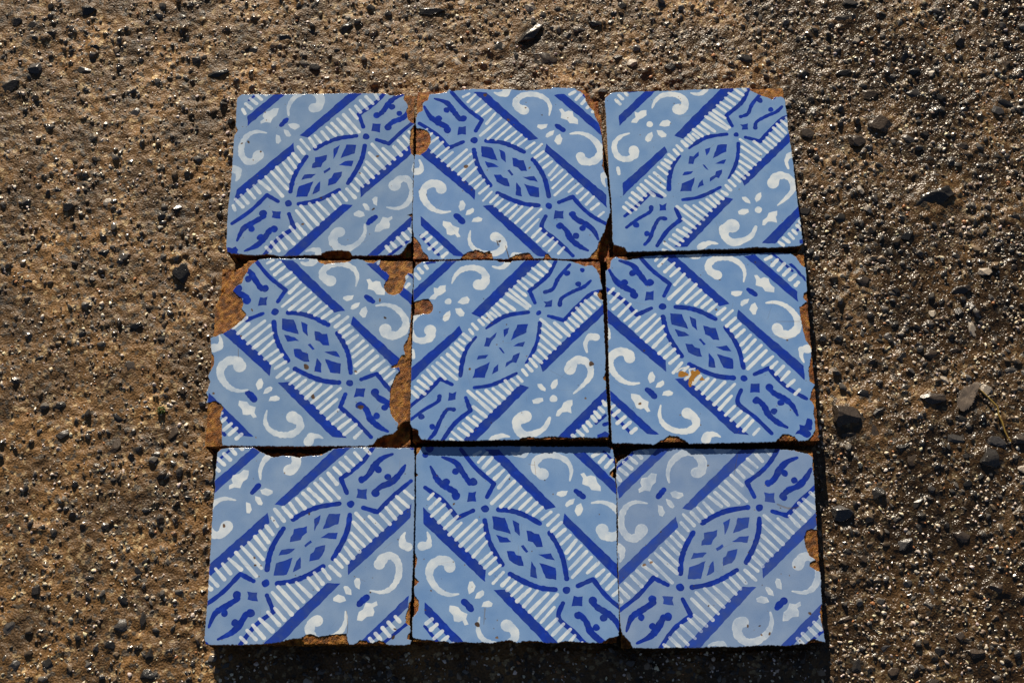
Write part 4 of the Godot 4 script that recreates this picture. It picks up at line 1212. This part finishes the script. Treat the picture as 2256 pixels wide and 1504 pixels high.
	 blue_fit=[0.0177, -0.9825, -4.6948, 0.9926, 0.0079, -5.553], white_fit=[-0.0072, -1.0103, -4.8918, 1.0243, -0.0493, -3.7047], stripe_fit=[-0.0146, -0.9563, -4.5518, 1.0101, -0.011, -5.5362],
	 pits=[-75.2,61.7,1.4,8.5,-39.8,1.1,78.3,-4.2,1.1,15,-73.4,1.1,-4.7,-80.1,0.6,75.5,71.8,0.8,-67.1,3.9,0.8,51.6,-93.1,0.8]},
	{round_flower=false, centre=[-199,199], height=27.2, corners=[-96.5,-101.1,99.8,-97.2,97,101.9,-99.5,97.8],
	 outline=[-96.2,-95.6,-92.9,-99.2,-88,-99.9,-69.6,-100.2,-59.7,-99.7,-55.4,-96.2,-48.2,-92.3,-39.6,-89.1,-31.2,-90.7,-24.1,-90.3,-14.2,-88.6,-5.8,-89.9,6.9,-90.3,12.4,-93.2,19.4,-97,32.1,-97.9,53.2,-97.8,81.5,-96.1,99.1,-96.4,99.9,-81.6,99.6,-65.4,99.9,-44.9,99.3,-16,98.7,12.5,97.7,40.6,96.8,57.3,94.8,61.4,93.4,68.3,91.4,73.8,92.1,80.7,96.2,83.5,96.2,89,93.5,91.7,92.9,95.7,97.1,97.2,96.3,100.6,88.2,101.5,74.7,100.8,70.6,97.3,66.6,96.3,61.2,98.5,57.8,98.4,53.1,96,47.7,96.1,43.7,99.4,38.3,100,36.2,94.5,35.4,89,27.3,89.6,15.2,90.7,8.5,91.9,1.6,89,-3.8,89.6,-7.7,92.9,-18.5,93.4,-30.5,96.5,-45.3,97.6,-58.8,97.9,-79.1,97.5,-95.3,97.2,-98.7,95.7,-99.8,91.6,-99.6,77.9,-98.8,57.3,-98.6,29.4,-98.3,1.1,-98.2,-34.7,-97.5,-49.2,-96.6,-59.4,-97.6,-65.3,-96.8,-78.6],
	 bites=[[15, [-60.6,-103,-59.7,-99.2,-48.1,-91.7,-39.6,-88.5,-24.1,-89.7,-14.2,-88,-3,-88.9,15.2,-94.1,19.3,-101.2]], [9, [-30.4,100.6,-27.8,97,-18.5,93.9,-7.7,93.5,-6.1,101.1]]],
	 blue_fit=[0.9861, 0.003, -4.4165, 0.0044, 1.004, -3.2286], white_fit=[1.0093, -0.0305, -9.3221, 0.0148, 1.0065, -1.5276], stripe_fit=[1.0053, -0.0215, -5.1355, 0.0255, 0.9844, -3.7576],
	 pits=[-86.4,-19.4,2.5,-55.4,12.7,1.1,-54.4,21.2,1.1,-2.8,-30.5,1.4,57.2,50.2,0.8,79.4,93.4,1.9,-36.7,-24.7,0.7,-40.2,-27,0.7,82,85.9,1.4]},
	{round_flower=false, centre=[-1,201], height=23.0, corners=[-98.1,-101.4,100.1,-97,97.1,100.8,-100.7,96.6],
	 outline=[-93.1,-96.8,-90.3,-100.5,-66.3,-99.9,-38.1,-99.3,-9.9,-99.4,18.3,-98.5,46.5,-97.4,74.7,-97.1,94.4,-96.4,98.6,-94,100.1,-86.6,100.7,-77.7,99.8,-74,95.4,-69.7,94.6,-66.8,100,-62.2,100.9,-49.8,99.3,-13.7,98.2,28.9,98.3,56.8,97.8,84.4,96.7,93.9,87.9,95.8,82.3,99.1,80.3,100.4,67.5,99.9,51.4,98.4,44.7,97.6,40.6,99.3,27.1,99.3,20.4,97.5,6.9,96.8,0.1,98.7,-6.5,95.8,-13.3,96.4,-26.8,98.8,-32.2,97.3,-40.3,97.8,-51,96.5,-64.5,97.3,-69.9,95.2,-76.7,95.7,-83.4,93.5,-88.8,94.1,-99.6,91.8,-100.3,87,-99.7,71.9,-94.2,65.2,-93.6,55.5,-97.7,51.2,-98.6,45.6,-98.1,41.5,-93.6,36.7,-97.7,33.1,-97.7,24.7,-95,14.8,-98.5,6.3,-97.8,-18,-97.2,-39.6,-97,-61.5,-97.5,-68.8,-94.5,-71,-97.3,-74,-96.6,-91],
	 bites=[[6, [78.2,102,80.9,101,89.2,96.5,98.7,94.7,98.4,102.4]]],
	 blue_fit=[0.0081, -0.9887, 12.5114, 1.0105, -0.0033, 5.5899], white_fit=[-0.0068, -0.9896, 12.4696, 1.0107, -0.0166, 5.6213], stripe_fit=[-0.0066, -0.9631, 13.2816, 1.0036, 0.0109, 6.0145],
	 pits=[-38,80.1,2.3,-19.3,92.8,1.9,-59.6,-39.5,1.4,-82.7,46,1.4,-76.2,-70.6,0.8,-3.5,-64.5,1.1,-54.1,-27.1,1.1,-31.1,70,1,-86.8,65.3,0.8]},
	{round_flower=false, centre=[197,207], height=22.7, corners=[-96.9,-100.7,101.5,-96.3,95.1,98.9,-100.3,99.5],
	 outline=[-95.5,-84.4,-92.5,-88,-86,-90.8,-80.1,-96.6,-74.4,-98.7,-61.7,-99.5,-37.7,-99.4,-15.3,-98.5,11.5,-97.6,32.5,-96.4,53.7,-96.9,67.7,-96.3,81.6,-94.2,88.5,-92.1,95.4,-90.5,99,-86.7,98.2,-74.9,98.7,-64.6,98,-44.2,97.1,-22.6,96.9,-12.5,91.4,-13.4,86.5,-12,83.7,-4.2,84.4,4.3,87.1,12.9,92.8,17.9,87.2,19.9,86.8,24.1,91.9,27.8,96.5,30,95.6,48.1,95.2,60.6,92.4,68.8,93.3,81.2,94.6,89.4,95.1,98.3,89.9,96.8,84.7,94.6,79.1,96.6,77.6,99.2,68.1,99.7,58.6,100.9,42.5,99.9,26.4,100.2,11.5,101,-5.9,100.2,-30.2,101,-49,100.2,-69.2,100.6,-88,99.8,-90.4,94.3,-94.2,89.5,-97.5,86.7,-98.6,81.2,-99.2,64.7,-98.7,36.9,-98.8,8.8,-96.9,-19.6,-96.6,-48.5,-96.5,-70.4],
	 bites=[[15, [-98.2,-102.2,-74.3,-100.2,-80.1,-96.6,-86.1,-90.5,-92.5,-87.4,-99,-84.5]], [10, [-100.5,85.2,-94.2,89.7,-90.4,94.6,-88,101.8,-102.8,101.5]]],
	 blue_fit=[1.0, -0.0, -0.0, -0.0, 1.0, 0.0], white_fit=[1.0, 0.0, -0.0, -0.0, 1.0, 0.0], stripe_fit=[1.0, -0.0, -0.0, -0.0, 1.0, -0.0],
	 pits=[-73.2,19.3,1.7,-66.2,16.6,1.5,-5.2,-79.9,1.1,72.4,23.8,1.1,66.6,32.8,0.8,22.3,81.7,1.4,33.9,81.3,1,34.6,89.5,1.1,43.4,89,1.5,83.5,70,1.4,-12.8,61,0.8,-55,-13.7,0.8,62.8,-34.8,0.8,-26.5,41,0.6]},
]
const LARGE_STONES := [26.1,-393.2,33.1,14.4,35,0,0,-8.8,-375.7,17.6,15.4,0,0,0,-551.7,-340.9,27.3,16.4,30,0,0,-344.9,-104.9,21.2,19.2,0,0,0,-248.8,-395.9,19.9,15.5,0,0,0,-83.3,-426.6,33.5,11.2,0,0,0,456.4,-174.6,43.9,28.4,10,0,0,-471.1,232.1,13.5,12.6,45,0,0,-493.4,264.6,23.2,12.5,70,1,1,-486.4,305.9,18.5,15.8,60,1,1,-452.8,305.8,11.4,9.7,0,0,0,-385.3,269.6,17.8,14.2,20,1,0,-364.5,263.7,16.9,8.9,80,0,0,-355.4,297.7,15.9,12.3,60,0,0,-336.5,297.2,14.1,12.3,50,0,0,-357.6,318.3,19.2,12.2,0,0,0,-395.8,289.3,11.5,8.8,-30,0,0,-377.1,45.1,15.4,13.5,0,0,1,-462.9,40.2,11.6,8.7,20,0,0,-460,69.8,13.4,11.4,0,1,1,-403.9,53.9,11.5,9.6,0,0,0,-512.3,13.2,9.7,8.8,0,0,0,-415.3,16.4,17.5,8.2,70,2,1,-404.4,85.7,20.9,11.4,60,2,1,-393.2,-1.2,15.6,9.8,-40,2,1,-346,70.4,16.2,8.6,70,2,1,-362.5,94.8,12.3,6.6,0,0,0,-470.8,-436.2,20.2,13.5,0,0,0,-522.2,-360.6,21.9,18.6,40,1,0,-461.5,-388,14.4,12.2,0,0,0,-471.5,-359.4,21.9,9.9,-20,0,0,-508.3,-406.5,16.7,10,20,2,0,-344.6,-368,13.7,9.9,15,0,0,-321,-350.4,22.9,8.7,10,0,0,-550.3,-424.3,14,13.4,0,0,0,-533,-420.3,17.9,11.2,40,0,0,409.6,-267.6,27.7,18.1,15,2,0,378.3,-247.4,24.3,15.9,-10,2,0,399.7,-307.3,21.5,15.1,0,2,0,448,-306.1,22.6,12.9,-10,0,0,450.3,-335.6,14.7,10.9,0,0,0,379.7,-403,23.3,11.1,10,0,0,386.3,-423.9,20.1,10.1,0,0,0,508.1,-373,19.8,12.1,70,2,0,536.9,-282.1,17.1,11.8,-30,1,0,544.7,-292.2,22.5,8.6,-25,0,0,324.4,-258.3,19.1,14.8,0,2,0,374.1,-333.4,17.4,9.8,0,0,0,553.6,-340.7,14.2,12,0,2,0,529.7,-319.1,9.7,8.1,90,3,0,494.5,-239.6,19,10.6,0,2,0,436.5,-250.5,19.1,14.8,0,1,0,337,69.5,31.4,25.7,-40,2,0,368.3,64.8,15.3,13.4,0,1,0,358,43.9,17.3,11.5,10,0,0,391.8,104.4,17,13.2,0,0,0,444.6,95.9,21.7,18,-40,1,1,484.4,100.2,20.8,13.2,-10,1,0,511.2,98.3,14.2,11.3,30,2,0,401.1,119.5,15,11.2,70,2,1,431.7,3.4,18.5,11.7,10,2,0,401,5.8,15.6,11.7,50,0,0,456.9,0.5,13.2,6.8,5,2,0,387.1,-17.9,12.8,11.8,0,1,1,427.1,51.9,24.9,13.4,-10,2,0,442,31.3,13.5,9.7,-60,3,0,506.8,62.5,14.3,6.2,-55,3,0,477.6,-23.5,16.7,7.4,-75,3,0,403.8,-20.1,9.3,5.4,5,3,0,511,23.9,15.5,6.3,10,1,0,340.1,89.2,19.9,5.7,10,2,0,12.3,-364.5,10.9,9.3,90,0,0,100.4,-405.7,15.5,10,-20,0,0,130.9,-427.9,14,11.7,90,0,0,-30.5,-429.5,13.4,8.4,0,0,0,27.4,-426.2,12.8,11.7,0,3,0,42.7,-366.2,28.5,21.9,-30,2,1,-97.5,-359.6,23,16.4,70,2,1,70.2,-389.2,11,8.8,60,0,0,124.4,-359.4,12,9.3,0,0,0,103.8,-350.5,12,6.5,-40,0,0,-55,-360.9,14.2,9.8,-60,3,0,59.1,-425.4,11.2,8.4,20,0,0,104.5,-316.2,10.8,6.5,0,1,0,353.9,305.7,22,13.2,-5,1,1,315,278.3,16,6.2,10,2,0,324.2,323.5,16.6,12.2,80,0,0,356.8,332.1,13.9,9.6,35,2,0,363.8,91.2,33.1,12.3,88,2,1,324.1,171.4,25.8,18.4,0,1,0,359.8,153.4,18.5,15.7,0,0,0,477.5,117.9,28.2,23.5,20,0,0,499,-87.9,18.1,10.1,0,3,0,265.1,-354.8,16.4,10.9,0,0,0,183.7,-345.1,14.2,9.8,0,0,0,-180.3,-407.3,15.5,11.1,20,0,0,-214.7,-354.8,13.1,9.8,0,0,0,-281.3,-380,16.5,11,10,0,0,138.7,-352,13.1,10.9,0,3,0,-320.5,-351.6,21.8,7.6,0,0,0,-479.7,-229.9,7.4,5.8,0,3,0,-356.5,-182.9,11.4,9.3,0,0,0,-473.9,-188.5,15.6,13.5,0,0,0,-509.9,-100.8,13.1,10.1,0,0,0,-430.7,-130.7,15.3,9.2,20,0,0,-391.4,-46,12.9,9.9,0,0,0,422.6,-132.1,17.3,13.2,20,0,0,472.6,-67.5,20,14,0,2,0,369.3,-80.4,18,12,-20,2,0,352.4,-155.3,16.4,11.3,0,0,0,536,-151,20.5,15.4,0,0,0,381.4,205.3,20.9,15.5,20,1,0,440.5,197.3,22.8,13.7,-20,2,0,469.2,252.9,21.5,16.1,10,2,0,400.9,269.4,17.8,13.4,0,1,0,439.4,314.6,19.3,12.3,-15,2,0,399.4,163.7,16.6,10.2,30,0,0,339.8,218.2,15.4,10.9,0,2,0]
const LEAF_BLADE := [472.6,37.4,475.7,38.9,475.7,43.1,473.3,47.2,470.6,51.3,469.3,56.6,465.7,61.2,462.5,65.3,456.6,67.8,453.5,66.3,451.5,62.1,451.3,57.4,454.3,50.3,458,45.1,462.6,41.3,467.8,40.2]
const LEAF_STALK := [473.5,45.4,477,46.1,482.8,52.7,489.1,60.6,492,63.6,492.3,73.6,494.8,80.1,496.3,90.1,499.1,97.7,500.8,101.2]
